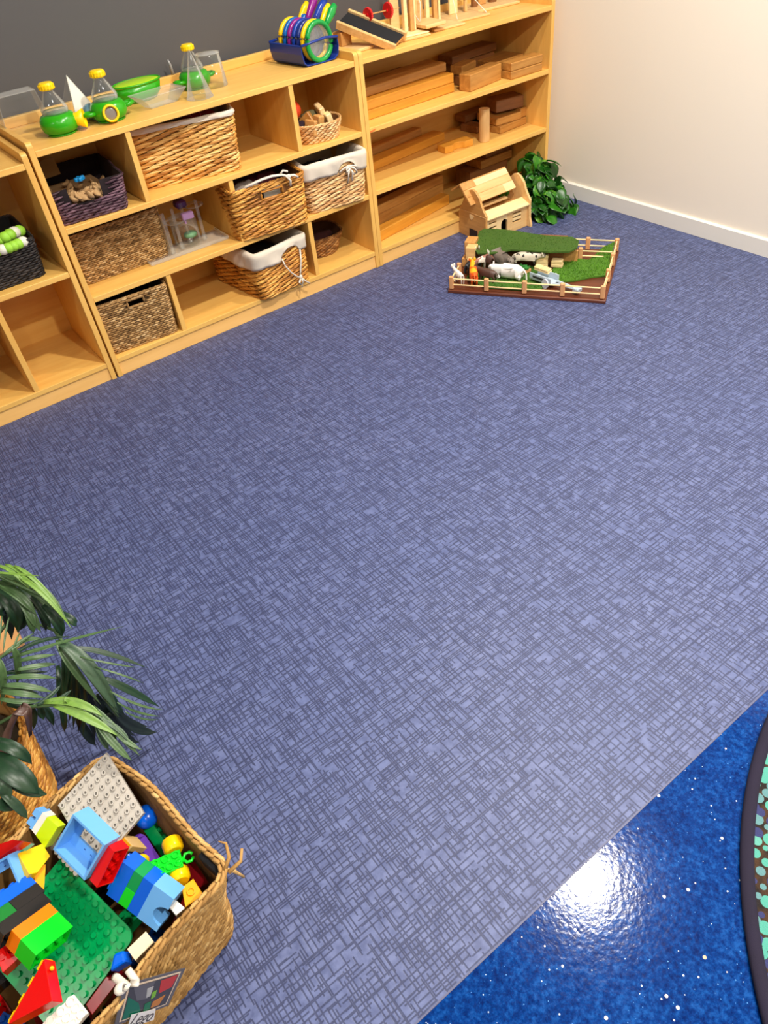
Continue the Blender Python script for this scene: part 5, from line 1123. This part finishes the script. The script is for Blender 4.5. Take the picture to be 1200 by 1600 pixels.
# filling of bricks deep in the basket
rnd = random.Random(21)
PM = {}
def pmesh(nx, ny, h, c):
    k = (nx, ny, h, c)
    if k not in PM: b = B(); brick_mesh(b, nx, ny, h); PM[k] = b.mesh('toy_brick', pl(c))
    return PM[k]
cols = ['dred', 'dblue', 'green', 'black', 'dgreen', 'dblue', 'red', 'dred', 'amber', 'black']
i = 0
CN = dict(dred='dark red', dblue='dark blue', green='green', black='black', dgreen='deep green', red='red', amber='amber')
for zl, dz in ((.066, 2), (.108, 3)):
    for ix in range(5):
        for iy in range(3):
            x = -.145+.072*ix+rnd.uniform(-.006, .006); y = -.07+.068*iy+rnd.uniform(-.006, .006)
            if dz == 3 and (ix >= 3): continue
            c = cols[(i*7+dz) % len(cols)]; nx = rnd.choice((3, 4)); i += 1
            o = bpy.data.objects.new('toy_brick', pmesh(nx, 2, .0192, c)); COL.objects.link(o)
            M = BM @ Matrix.Translation((x, y, zl)) @ Euler((rnd.uniform(-.2, .2), rnd.uniform(-.2, .2), rnd.uniform(-.4, .4))).to_matrix().to_4x4() @ Matrix.Translation((-nx*.008, -.016, 0)); o.matrix_world = M
            tag(o, '%s brick deep in the basket under the others' % CN[c], 'toy brick', 'building bricks deep in the basket')

# grey 8x8 plate (studs upward)
n = Vector(POLYS['plate'][0]); P = [Vector(q) for q in POLYS['plate'][1]]; k = 1.0
Mp = axes(P[0]-n*.0096, (P[2]-P[0])/.128, (P[1]-P[0])/.128, n)
t = thing('brick_plate', 'square pale grey eight by eight stud plate at the basket back corner', 'toy brick', group='building bricks in the near basket')
b = B(); brick_mesh(b, 8, 8, .0096, k, Mp, studs=False, hollow=False); b.obj('plate', pl('grey'), t)
b = B(); b2 = B()
Ms = Mp
for i in range(8):
    for j in range(8):
        c = ((i+.5)*PITCH, (j+.5)*PITCH, .0096)
        b.lathe([(.0047, 0), (.0047, .0044), (.0024, .0044), (.0024, .0018), (0, .0018)], 14, Ms @ Matrix.Translation(c)); b2.cyl((c[0], c[1], c[2]+.0020), .0023, .0006, 10, M=Ms)
b.obj('studs', pl('grey'), t); b2.obj('stud_hole_shade', pl('dgrey'), t, label='dark discs painted as shade in the stud dimples')  # grey discs colour the dimples dark in place of shade
# light blue window frame with a red brick joined to its side
O, x, y, n, k = fr('window'); La, Lb, d = .064*k, .0624*k, .030*k
Mw = axes(O-n*d, x, y, n)
if Mw.to_3x3().determinant() < 0: Mw = axes(O-n*d+0*x, x, y, n)
def mk_frame(name, label, O, x, y, n, La, Lb, d, col, lip=.016, wl=.0035):
    t = thing(name, label, 'toy brick', O, group='building bricks in the near basket')
    b = B()
    def bx(u0, u1, v0, v1, w0, w1):
        P = [O*0 + x*u + y*v for u, v in ((u0, v0), (u1, v0), (u1, v1), (u0, v1))]; b.slab([p-n*w0 for p in P], n, w1-w0)
    bx(0, La, 0, wl, 0, d); bx(0, La, Lb-wl, Lb, 0, d); bx(0, wl, wl, Lb-wl, 0, d); bx(La-wl, La, wl, Lb-wl, 0, d)
    bx(wl, La-wl, wl, wl+lip, d-.004, d); bx(wl, La-wl, Lb-wl-lip*.55, Lb-wl, d-.004, d); bx(wl, wl+lip*.6, wl+lip, Lb-wl-lip*.55, d-.004, d); bx(La-wl-lip*.45, La-wl, wl+lip, Lb-wl-lip*.55, d-.004, d)
    o = b.obj('window_frame', pl(col), t)
    for q in ((La*.44, wl+lip*.5), (La*.64, wl+lip*.5)):
        b = B(); P = [x*(q[0]+a)+y*(q[1]+c_)-n*(d-.0042) for a, c_ in ((0, 0), (.0035, 0), (.0035, .0014), (0, .0014))]; b.slab(P, n, .0006); b.obj('slot', pl('dblue'), t)
    return t
mk_frame('toy_window', 'light blue toy window frame lying open side up, middle of the brick basket', O, x, y, n, La, Lb, d, 'lblue')
O, x, y, n, k = fr('red')
W_, H_, D_ = .064*k, .0192*k, .032*k
t = bthing('toy_brick', 'bright red four by two brick beside the light blue window frame', axes(O, x, y, n) if axes(O, x, y, n).to_3x3().determinant() > 0 else axes(O, x, y, n))
t.matrix_world = Matrix.Identity(4)
def oriented_brick(t, O, x, up, n, nx, ny, h, s, col, name='brick', **kw):
    """x along length, up = stud direction, n = outward visible side; O = lower corner of visible side (base edge start)"""
    M = axes(O, x, -n, up)
    if M.to_3x3().determinant() < 0: M = axes(O+x*(nx*PITCH*s), -x, -n, up)
    b = B(); brick_mesh(b, nx, ny, h, s, M, **kw); return b.obj(name, pl(col), t)
oriented_brick(t, O+y*H_, x, -y, n, 4, 2, .0192, k, 'red')
# left stack: bright green, orange, black, blue
O, x, y, n, k = fr('stack')
t = thing('brick_stack', 'stack of bright green, orange, black and blue bricks at the left of the near basket', 'toy brick', group='building bricks in the near basket')
oriented_brick(t, O+y*.032*k, x, -y, n, 4, 2, .032, k, 'bright', studs=False)
oriented_brick(t, O, x, -y, n, 4, 2, .0192, k, 'orange', studs=False)
oriented_brick(t, O-y*.0192*k-x*.012*k, x, -y, n, 5, 2, .0192, k, 'black', studs=False)
oriented_brick(t, O-y*.0384*k-x*.024*k, x, -y, n, 3, 2, .0192, k, 'dgreen', studs=False, hollow=False)
oriented_brick(t, O-y*.0384*k+x*.0242*k, x, -y, n, 3, 2, .0192, k, 'black', studs=False, hollow=False)
oriented_brick(t, O-y*.0576*k-x*.024*k, x, -y, n, 6, 2, .0192, k, 'blue', hollow=False)
# blue / green / arch stack
O, x, y, n, k = fr('blue'); u = .096*k/5
t = thing('brick_stack', 'stack of blue, green and notched light blue bricks right of the green base plate', 'toy brick', group='building bricks in the near basket')
ks = k
oriented_brick(t, O+y*u*1.15, x, -y, n, 4, 2, .0192*1.15, ks, 'blue')
oriented_brick(t, O+y*u*2.05, x, -y, n, 2, 2, .0192*.9, ks, 'bright', studs=False, hollow=False)
oriented_brick(t, O+y*u*2.05+x*.032*k, x, -y, n, 2, 2, .0192*.9, ks, 'green', studs=False, hollow=False)
oriented_brick(t, O+y*u*3.05, x, -y, n, 4, 2, .0192, ks, 'blue', studs=False, hollow=False)
# arch brick: profile in (x, y) with semicircular notch from the +y side
L4 = .064*k; h0 = u*3.05; h1 = u*5.0; r0 = .0165*k; c0 = L4*.42
prof = [(0, h0), (L4, h0), (L4, h1)] + [(c0+r0, h1)] + [(c0+r0*math.cos(a*PI/12), h1-r0*math.sin(a*PI/12)*1.15) for a in range(1, 12)] + [(c0-r0, h1), (0, h1)]
b = B(); b.slab([O+x*p+y*q for p, q in prof], n, .032*k); b.obj('arch_brick', pl('lblue'), t)
# green brick with studs to the right
O, x, y, n, k = fr('green'); t = thing('toy_brick', 'dark green four by two brick near the right rim, studs towards the rim', 'toy brick', group='building bricks in the near basket')
oriented_brick(t, O, x, y, n, 4, 2, .0192, k, 'green')
# lime/white/light blue small stack
O, x, y, n, k = fr('lime'); t = thing('brick_stack', 'small stack of lime, white and light blue pieces at the basket back left', 'toy brick', group='building bricks in the near basket')
b = B(); b.slab([O+x*a+y*c for a, c in ((0, 0), (.036*k, 0), (.042*k, .0285*k), (0, .0285*k))], n, .022*k); b.obj('lime_brick', pl('lime'), t)
b = B(); b.slab([O+x*a+y*c for a, c in ((-.001*k, -.0125*k), (.034*k, -.0125*k), (.036*k, -.0002), (-.001*k, -.0002))], n, .024*k); b.obj('white_brick', pl('white'), t)
b = B(); b.slab([O+x*a+y*c for a, c in ((-.001*k, -.018*k), (.034*k, -.018*k), (.034*k, -.0127*k), (-.001*k, -.0127*k))], n, .024*k)
for a in (.001, .019): b.slab([O+x*(a+p)*k+y*c*k for p, c in ((0, -.029), (.012, -.029), (.012, -.018), (0, -.018))], n, .022*k)
b.obj('blue_brick', pl('lblue'), t)
# cream brick
O, x, y, n, k = fr('cream'); t = thing('toy_brick', 'plain cream brick tucked against the near rim', 'toy brick', group='building bricks in the near basket')
b = B(); b.slab([O+x*a+y*c for a, c in ((0, 0), (.032*k, 0), (.032*k, .0215*k), (0, .0215*k))], n, .025*k); b.obj('brick', pl('cream'), t, bevel=.0006)
# yellow sloped brick
O, x, y, n, k = fr('yellow'); t = thing('toy_brick', 'golden yellow sloped brick left of the light blue window frame', 'toy brick', group='building bricks in the near basket')
b = B(); b.slab([O+x*a*k+y*c*k for a, c in ((0, 0), (.032, 0), (.034, .010), (.020, .035), (0, .034))], n, .013*k); b.obj('brick', pl('yellow'), t, bevel=.0006)
b = B(); b.slab([O+x*a*k+y*c*k-n*.0135*k for a, c in ((.018, .016), (.052, .008), (.052, .016), (.022, .034))], n, .010*k); b.obj('slope', pl('amber'), t)
# purple curved brick
O, x, y, n, k = fr('purple'); t = thing('toy_brick', 'purple brick with rounded end between the tan and green bricks', 'toy brick', group='building bricks in the near basket')
pr = [(.006, 0), (.050, 0), (.050, .0185)] + [(.006+.0-.0095*math.sin(a*PI/8)+.003, .00925+.00925*math.cos(a*PI/8)) for a in range(0, 9)]
b = B(); b.slab([O+x*a*k+y*c*k for a, c in pr], n, .022*k); b.obj('brick', pl('purple'), t, bevel=.0008)
# green studded base plate
O, x, y, n, k = fr('base')
t = thing('base_plate', 'large green studded base plate with rounded corner sloping across the near basket', 'toy brick', group='building bricks in the near basket')
NX, NY = 12, 10
pr = []
x0_, x1_, y0_, y1_ = -.012, (NX-.4)*PITCH, -.026, (NY-1)*PITCH
R_ = .020
pr = [(x0_, y1_), (x0_, y0_)] + [(x1_-R_+R_*math.sin(a*PI/12), y0_+R_-R_*math.cos(a*PI/12)) for a in range(7)] + [(x1_, y1_)]
b = B(); b.slab([O+x*p*k+y*q*k for p, q in pr], n, .004); b.obj('plate', pl('green'), t)
b = B()
for i in range(NX):
    for j in range(-1, NY-1):
        if i == NX-1 and j == -1: continue
        M = axes(O+x*i*PITCH*k+y*j*PITCH*k, x, n.cross(x), n); b.cyl((0, 0, .0022), .0047*k, .0044, 14, M=M)
b.obj('studs', pl('green'), t)
def P_(key): n, pts = POLYS[key]; return Vector(n), [Vector(p) for p in pts]
def polybrick(key, name, label, col, d, studs=0, part='brick', cat='toy brick', bevel=.0008, tubes=False, group='building bricks in the near basket', stc=None):
    n, P = P_(key); t = thing(name, label, cat, group=group)
    b = B(); b.slab(P, n, d); b.obj(part, pl(col), t, bevel=bevel)
    if studs:
        nx, ny = studs; b = B()
        for i in range(nx):
            for j in range(ny):
                c = P[0].lerp(P[1], (i+.5)/nx).lerp(P[3].lerp(P[2], (i+.5)/nx), (j+.5)/ny); x = (P[1]-P[0]).normalized(); M = axes(c, x, n.cross(x), n)
                if tubes: b.lathe([(.0062, 0), (.0062, .003), (.0042, .003), (.0042, .0003), (0, .0003)], 16, M)
                else: b.cyl((0, 0, .0022), .0047, .0044, 14, M=M)
        b.obj('studs' if not tubes else 'tubes', pl(stc or col), t)
    return t, n, P
# red sloped roof piece with yellow brick under it
t, n, P = polybrick('roof', 'roof_brick', 'big red sloping roof piece over a yellow brick at the bottom of the near basket', 'red', .020, part='slope')
b = B(); d1 = (P[0]-P[2]).normalized(); off = n.cross(d1)*(.006)
if (off.dot(P[1]-P[0])) > 0: off = -off
b.slab([P[0]+off*.2-n*.004, P[2]+off-n*.004, P[2]-n*.004, P[0]-n*.004], n, .012)
for f in (.12, .38, .64, .9):
    c = P[0].lerp(P[2], f)+off*.7; b.slab([c-d1*.006+off*.5-n*.004, c+d1*.006+off*.5-n*.004, c+d1*.006-off*.3-n*.004, c-d1*.006-off*.3-n*.004], n, .011)
b.obj('yellow_edge', pl('yellow'), t, label='scalloped yellow edge')
b = B(); c = P[0].lerp(P[1], .30)+Vector((.006, .001, -.005)); b.sph(c, .003, (1, 1, 1.4), 10); b.obj('yellow_spot', pl('yellow'), t, label='yellow stud showing through')
# vehicle chassis
t, n, P = polybrick('vehicle', 'toy_car_base', 'bright green car base with yellow wheels and a hook near the right rim', 'bright', .012, studs=(3, 2), tubes=True, cat='toy car', part='chassis')
nh, Ph = P_('hook'); c = sum(Ph, Vector())/4; xd = (P[1]-P[0]).normalized(); yd = n.cross(xd)
b = B(); c = c-n*.004; b.tube([c-xd*.008, c-xd*.004+yd*.007, c+xd*.003+yd*.0075, c+xd*.007+yd*.003], .0024, 8); b.tube([c-xd*.008, c-xd*.004-yd*.007, c+xd*.003-yd*.0075, c+xd*.007-yd*.003], .0024, 8); b.tube([c-xd*.02, c-xd*.007], .0045, 8); b.obj('hook', pl('bright'), t, smooth=True)
for key in ('wheelA', 'wheelB'):
    _, Pw = P_(key); c = sum(Pw, Vector())/4; dn = (-yd).normalized(); M = axes(c-Vector((0, 0, .004)), xd, yd.cross(xd)*-1, yd); b = B(); b.lathe([(0, -.010), (.012, -.010), (.0155, -.006), (.0165, .006), (.0145, .011), (0, .011)], 24, M); b.obj('wheel', pl('yellow'), t, smooth=2, label='yellow wheel')
t, n, P = polybrick('tan', 'toy_brick', 'hollow tan brick, open end up, behind the red brick', 'tan', .030)
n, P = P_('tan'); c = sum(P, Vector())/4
b = B(); b.slab([c+(p-c)*.74+n*.0004 for p in P], n, .0003); b.obj('hollow', pl('amber'), t, label='flat amber patch painted as a shaded hollow')  # plate laid on top, its colour stands for shade inside the brick
polybrick('orange', 'toy_brick', 'amber two by two brick with its hollow side up at the right corner', 'amber', .018, studs=(1, 1), tubes=True)
polybrick('redleft', 'toy_brick', 'red brick at the left edge under the green and orange stack', 'red', .024, studs=(2, 1), tubes=True)
polybrick('redbig', 'toy_brick', 'large smooth red brick at the far left above the blue window', 'red', .016)
polybrick('teal', 'toy_brick', 'thin teal piece lying between red and yellow bricks', 'teal', .010)
t, n, P = polybrick('greyunder', 'brick_plate', 'second grey studded plate seen through the light blue window frame', 'grey', .006, studs=(7, 7), bevel=.0004)
polybrick('whitetube', 'brick_plate', 'white plate turned underside up with round tubes at the bottom of the basket', 'white', .010, studs=(3, 3), tubes=True)
polybrick('puzzle', 'toy_brick', 'small white piece inside the notch of the light blue brick', 'white', .012)
t, n, P = polybrick('bluecurve', 'toy_brick', 'blue brick with curved top beside the green base plate and near rim', 'blue', .026, bevel=.004)
polybrick('darkred', 'toy_brick', 'dark red brick along the near rim below the blue curved one', 'dred', .03)
polybrick('darkred2', 'toy_brick', 'dark red brick deep at the right corner behind the car base', 'dred', .03)
n, P = P_('bluedome'); c = sum(P, Vector())/4; t = thing('toy_brick', 'round topped blue brick right beside the grey plate', 'toy brick', group='building bricks in the near basket')
b = B(); b.sph(c-Vector((0, 0, .012)), .020, (1, 1, .9), 20); b.sph(c+Vector((.016, -.004, .0)), .0025, (1, 1, 1), 8); b.obj('dome', pl('blue'), t, smooth=True)
n, P = P_('yellowsmall'); c = sum(P, Vector())/4; t = thing('toy_brick', 'small yellow rounded piece peeping from behind the grey plate', 'toy brick', group='building bricks in the near basket')
b = B(); b.sph(c-Vector((0, 0, .008)), .011, (1, 1, 1), 14); b.obj('knob', pl('yellow'), t, smooth=True)
polybrick('bluesmall', 'toy_brick', 'small blue piece at the left corner of the grey plate', 'dblue', .02)
n, P = P_('yellowwheel'); c = sum(P, Vector())/4; t = thing('toy_disc', 'small yellow wheel between the purple and blue bricks', 'toy wheel', group='building bricks in the near basket')
b = B(); b.lathe([(0, -.006), (.010, -.006), (.012, 0), (.010, .006), (0, .006)], 20, Matrix.Translation(c) @ Matrix.Rotation(1.1, 4, 'X')); b.obj('wheel', pl('yellow'), t, smooth=2)
# second light blue window at left edge
n, P = P_('window2'); xx = (P[3]-P[0]).normalized(); yy = n.cross(xx)
if yy.dot(P[1]-P[0]) < 0: yy = -yy
t2 = mk_frame('toy_window', 'light blue toy window frame cut by the left photo edge', P[0], xx, yy, n, .068, .056, .026, 'lblue', lip=.012)
b = B(); c = (P[0]+P[1]+P[2]+P[3])/4; b.slab([c+(p-c)*.62-n*.027 for p in P], n, .006); b.obj('red_pane', pl('dred'), t2, label='dark red piece behind the opening')

# hanging picture card
n, P = P_('card'); t = thing('picture_card', 'laminated picture card tied with white string to the near side of the brick basket', 'sign')
n = Vector((.2496, -.9684, 0)); o_ = n*.030
b = B(); b.slab([p+n*.0002 for p in P], n, .0010); b.obj('laminate', plastic('laminate', rgb(96, 92, 92), .12, .8), t)
Q = [P[0].lerp(P[2], .5)+(p-(P[0]+P[1]+P[2]+P[3])/4)*.86+((P[0]+P[1]+P[2]+P[3])/4-P[0].lerp(P[2], .5)) for p in P]
b = B(); b.slab([q+n*.0006 for q in Q], n, .0005); b.obj('cream_border', plastic('card_cream', rgb(228, 204, 176), .3), t, label='cream border of the picture')
Cq = sum(Q, Vector())/4
def quadpt(a, c, lift=.0009): return (Q[0].lerp(Q[1], a)).lerp(Q[3].lerp(Q[2], a), c)+n*lift
def patch(name, pts, col, lift=.0011):
    b = B(); b.slab([quadpt(a, c, lift) for a, c in pts], n, .0003); b.obj(name, plastic('print_'+name, col, .25), t)
patch('print_ground', [(.03, .04), (.97, .04), (.97, .96), (.03, .96)], rgb(66, 64, 68))
patch('print_green', [(.05, .30), (.30, .60), (.42, .95), (.04, .95)], rgb(6, 106, 80), .0014)
patch('print_basket', [(.10, .06), (.50, .06), (.46, .55), (.24, .50)], rgb(96, 94, 100), .0014)
patch('print_red', [(.62, .10), (.95, .06), (.93, .42), (.68, .50)], rgb(190, 50, 40), .0014)
patch('print_orange', [(.62, .72), (.86, .62), (.80, .90), (.62, .90)], rgb(190, 120, 40), .0014)
patch('print_pale', [(.38, .22), (.50, .20), (.50, .48), (.42, .50)], rgb(180, 180, 178), .0017)
patch('print_leaf', [(.52, .40), (.60, .36), (.62, .56), (.54, .60)], rgb(120, 180, 40), .0017)
patch('print_teal', [(.44, .70), (.56, .66), (.60, .92), (.46, .94)], rgb(20, 110, 70), .0017)
_, Sg = P_('strip'); Sg = [s+n*.0034 for s in Sg]
b = B(); b.slab(Sg, n, .0006); so = b.obj('name_strip', plastic('strip_white', rgb(236, 232, 228), .3), t, label='white name strip')
cu = bpy.data.curves.new('lettering', 'FONT'); cu.body = 'Lego'; cu.size = .026; cu.extrude = .0002; cu.align_x = 'CENTER'; cu.align_y = 'CENTER'; cu.shear = .15
tmp = bpy.data.objects.new('lettering_curve', cu); COL.objects.link(tmp); bpy.context.view_layer.update(); lm = bpy.data.meshes.new_from_object(tmp.evaluated_get(bpy.context.evaluated_depsgraph_get())); bpy.data.objects.remove(tmp)
to = bpy.data.objects.new('lettering', lm); COL.objects.link(to); lm.materials.clear(); lm.materials.append(plastic('ink', rgb(70, 66, 70), .5))
xd = (Sg[1]-Sg[0]).normalized(); yd = n.cross(xd); yd = yd if yd.dot(Sg[0]-Sg[3]) > 0 else -yd
to.matrix_world = axes(sum(Sg, Vector())/4+n*.0004, xd, yd, n); to.parent = t; to.matrix_parent_inverse = Matrix.Identity(4)
ws = (P[0]+Vector((0, 0, .006)))
b = B(); q = BM.inverted() @ P[0]
rp = BM @ Vector((q.x, -.162, .262)); rin = BM @ Vector((q.x-.004, -.138, .248))
b.tube([P[0].lerp(P[1], .04), P[0].lerp(rp, .5)+n*.006, rp+n*.004, (rp+rin)/2+Vector((0, 0, .012)), rin], .0042, 8, 1.3); b.tube([P[0].lerp(P[1], .1)+n*.001, P[0].lerp(rp, .4)+n*.010+Vector((.012, 0, 0)), rp+n*.008+Vector((.012, .0, -.004)), (rp+rin)/2+Vector((.016, 0, .010))], .0038, 8, 1.3)
b.sph(rp+n*.004+Vector((-.006, 0, .002)), .009, (1.1, .9, .8), 12); b.obj('white_string', RIB, t, smooth=True)

# ================================================================== PALM, PLANTER, BOARD AT THE LEFT EDGE
PLN, _ = basket('planter_basket', 'tan woven planter basket at the left edge beside the brick basket', (-2.035, -1.415, .001), .3, .245, .245, .30, .30, .22, WILLOW_D, core('core_planter', rgb(190, 140, 74)), rows=30, pitch=.02, rad=.0028, slant=1.2, cr=9, rim='braid', rimr=.006, ecc=1.2)
b = B(); b.lathe([(0, .17), (.13, .17), (.132, .165)], 32); o = b.obj('potting_moss', cloth('moss', rgb(70, 56, 36), rgb(40, 34, 22), 90), loc=(-2.035, -1.415, 0)); tag(o, 'dark moss filling the tan planter basket', 'moss', None, 'stuff')
b = B(); b.box((0, 0, 0), (.42, .30, .016), .002); o = b.obj('wooden_board', wood('plain_board', rgb(206, 158, 104), rgb(184, 134, 84), .5), loc=(-1.852, -1.022, .001)); o.rotation_euler = (0, 0, PI/2+.0); tag(o, 'plain tan board lying on the floor under the palm at the left edge', 'board')
def leafmat(name, c1, c2, rough=.42):
    m, nt, b_ = base_mat(name); v = coords(nt, (60, 60, 60)); nn = noise(nt, v, 2.0, 3); uv = nt.nodes.new('ShaderNodeTexCoord')
    nt.links.new(mixc(nt, nn, c1, c2), b_.inputs['Base Color']); b_.inputs['Roughness'].default_value = rough; bump(nt, b_, nn, .2, .0008); return m
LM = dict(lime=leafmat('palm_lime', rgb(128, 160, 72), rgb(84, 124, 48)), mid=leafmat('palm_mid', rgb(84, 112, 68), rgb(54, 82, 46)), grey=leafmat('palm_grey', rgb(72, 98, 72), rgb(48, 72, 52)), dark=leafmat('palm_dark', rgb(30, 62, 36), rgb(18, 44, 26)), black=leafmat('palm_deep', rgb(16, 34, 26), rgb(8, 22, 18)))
palm = thing('palm_plant', 'artificial palm with long drooping green fronds reaching in from the left edge', 'plant', (-2.035, -1.415, .17))
PO = Vector((-2.035, -1.415, .17)); PI_ = Matrix.Translation(-PO)
def bez(p0, p1, p2, f):
    c = p1*2-(p0+p2)*.5; return p0*(1-f)**2+c*2*f*(1-f)+p2*f*f
frond_o = {}
for kf, pts in STEMS.items():
    pts = [Vector(p)-PO for p in pts]
    if kf == 9:
        b = B(); rows = []; N = 16; sv = Vector((.93, .36, .1)).normalized()
        for i in range(N+1):
            f = i/N*(len(pts)-1); k = min(int(f), len(pts)-2); a = pts[k].lerp(pts[k+1], f-k); w_ = .0115*(1 if i < N*.6 else (1-.75*(i-N*.6)/(N*.4))); dd = (pts[k+1]-pts[k]).normalized(); up = sv.cross(dd).normalized()
            rows.append([b.bm.verts.new(a+sv*w_*math.cos(PI*m_/4)+up*w_*.45*math.sin(PI*m_/4)) for m_ in range(5)])
        for A_, C_ in zip(rows, rows[1:]):
            for m_ in range(4): b.bm.faces.new((A_[m_], A_[m_+1], C_[m_+1], C_[m_]))
        b.obj('brown_sheath', plastic('sheath_brown', rgb(84, 60, 52), .4), palm, smooth=True, solid=.0012, label='glossy dark brown leaf sheath'); continue
    base = Vector((random.uniform(-.03, .03), random.uniform(-.03, .03), 0))
    allp = [base, base.lerp(pts[0], .5)+Vector((0, 0, .06))]+pts
    b = B(); b.tube(allp, [.006, .005]+[.0035, .003, .0026, .0018][:len(pts)], 8); frond_o[kf] = b.obj('frond', LM['mid'], palm, smooth=True)
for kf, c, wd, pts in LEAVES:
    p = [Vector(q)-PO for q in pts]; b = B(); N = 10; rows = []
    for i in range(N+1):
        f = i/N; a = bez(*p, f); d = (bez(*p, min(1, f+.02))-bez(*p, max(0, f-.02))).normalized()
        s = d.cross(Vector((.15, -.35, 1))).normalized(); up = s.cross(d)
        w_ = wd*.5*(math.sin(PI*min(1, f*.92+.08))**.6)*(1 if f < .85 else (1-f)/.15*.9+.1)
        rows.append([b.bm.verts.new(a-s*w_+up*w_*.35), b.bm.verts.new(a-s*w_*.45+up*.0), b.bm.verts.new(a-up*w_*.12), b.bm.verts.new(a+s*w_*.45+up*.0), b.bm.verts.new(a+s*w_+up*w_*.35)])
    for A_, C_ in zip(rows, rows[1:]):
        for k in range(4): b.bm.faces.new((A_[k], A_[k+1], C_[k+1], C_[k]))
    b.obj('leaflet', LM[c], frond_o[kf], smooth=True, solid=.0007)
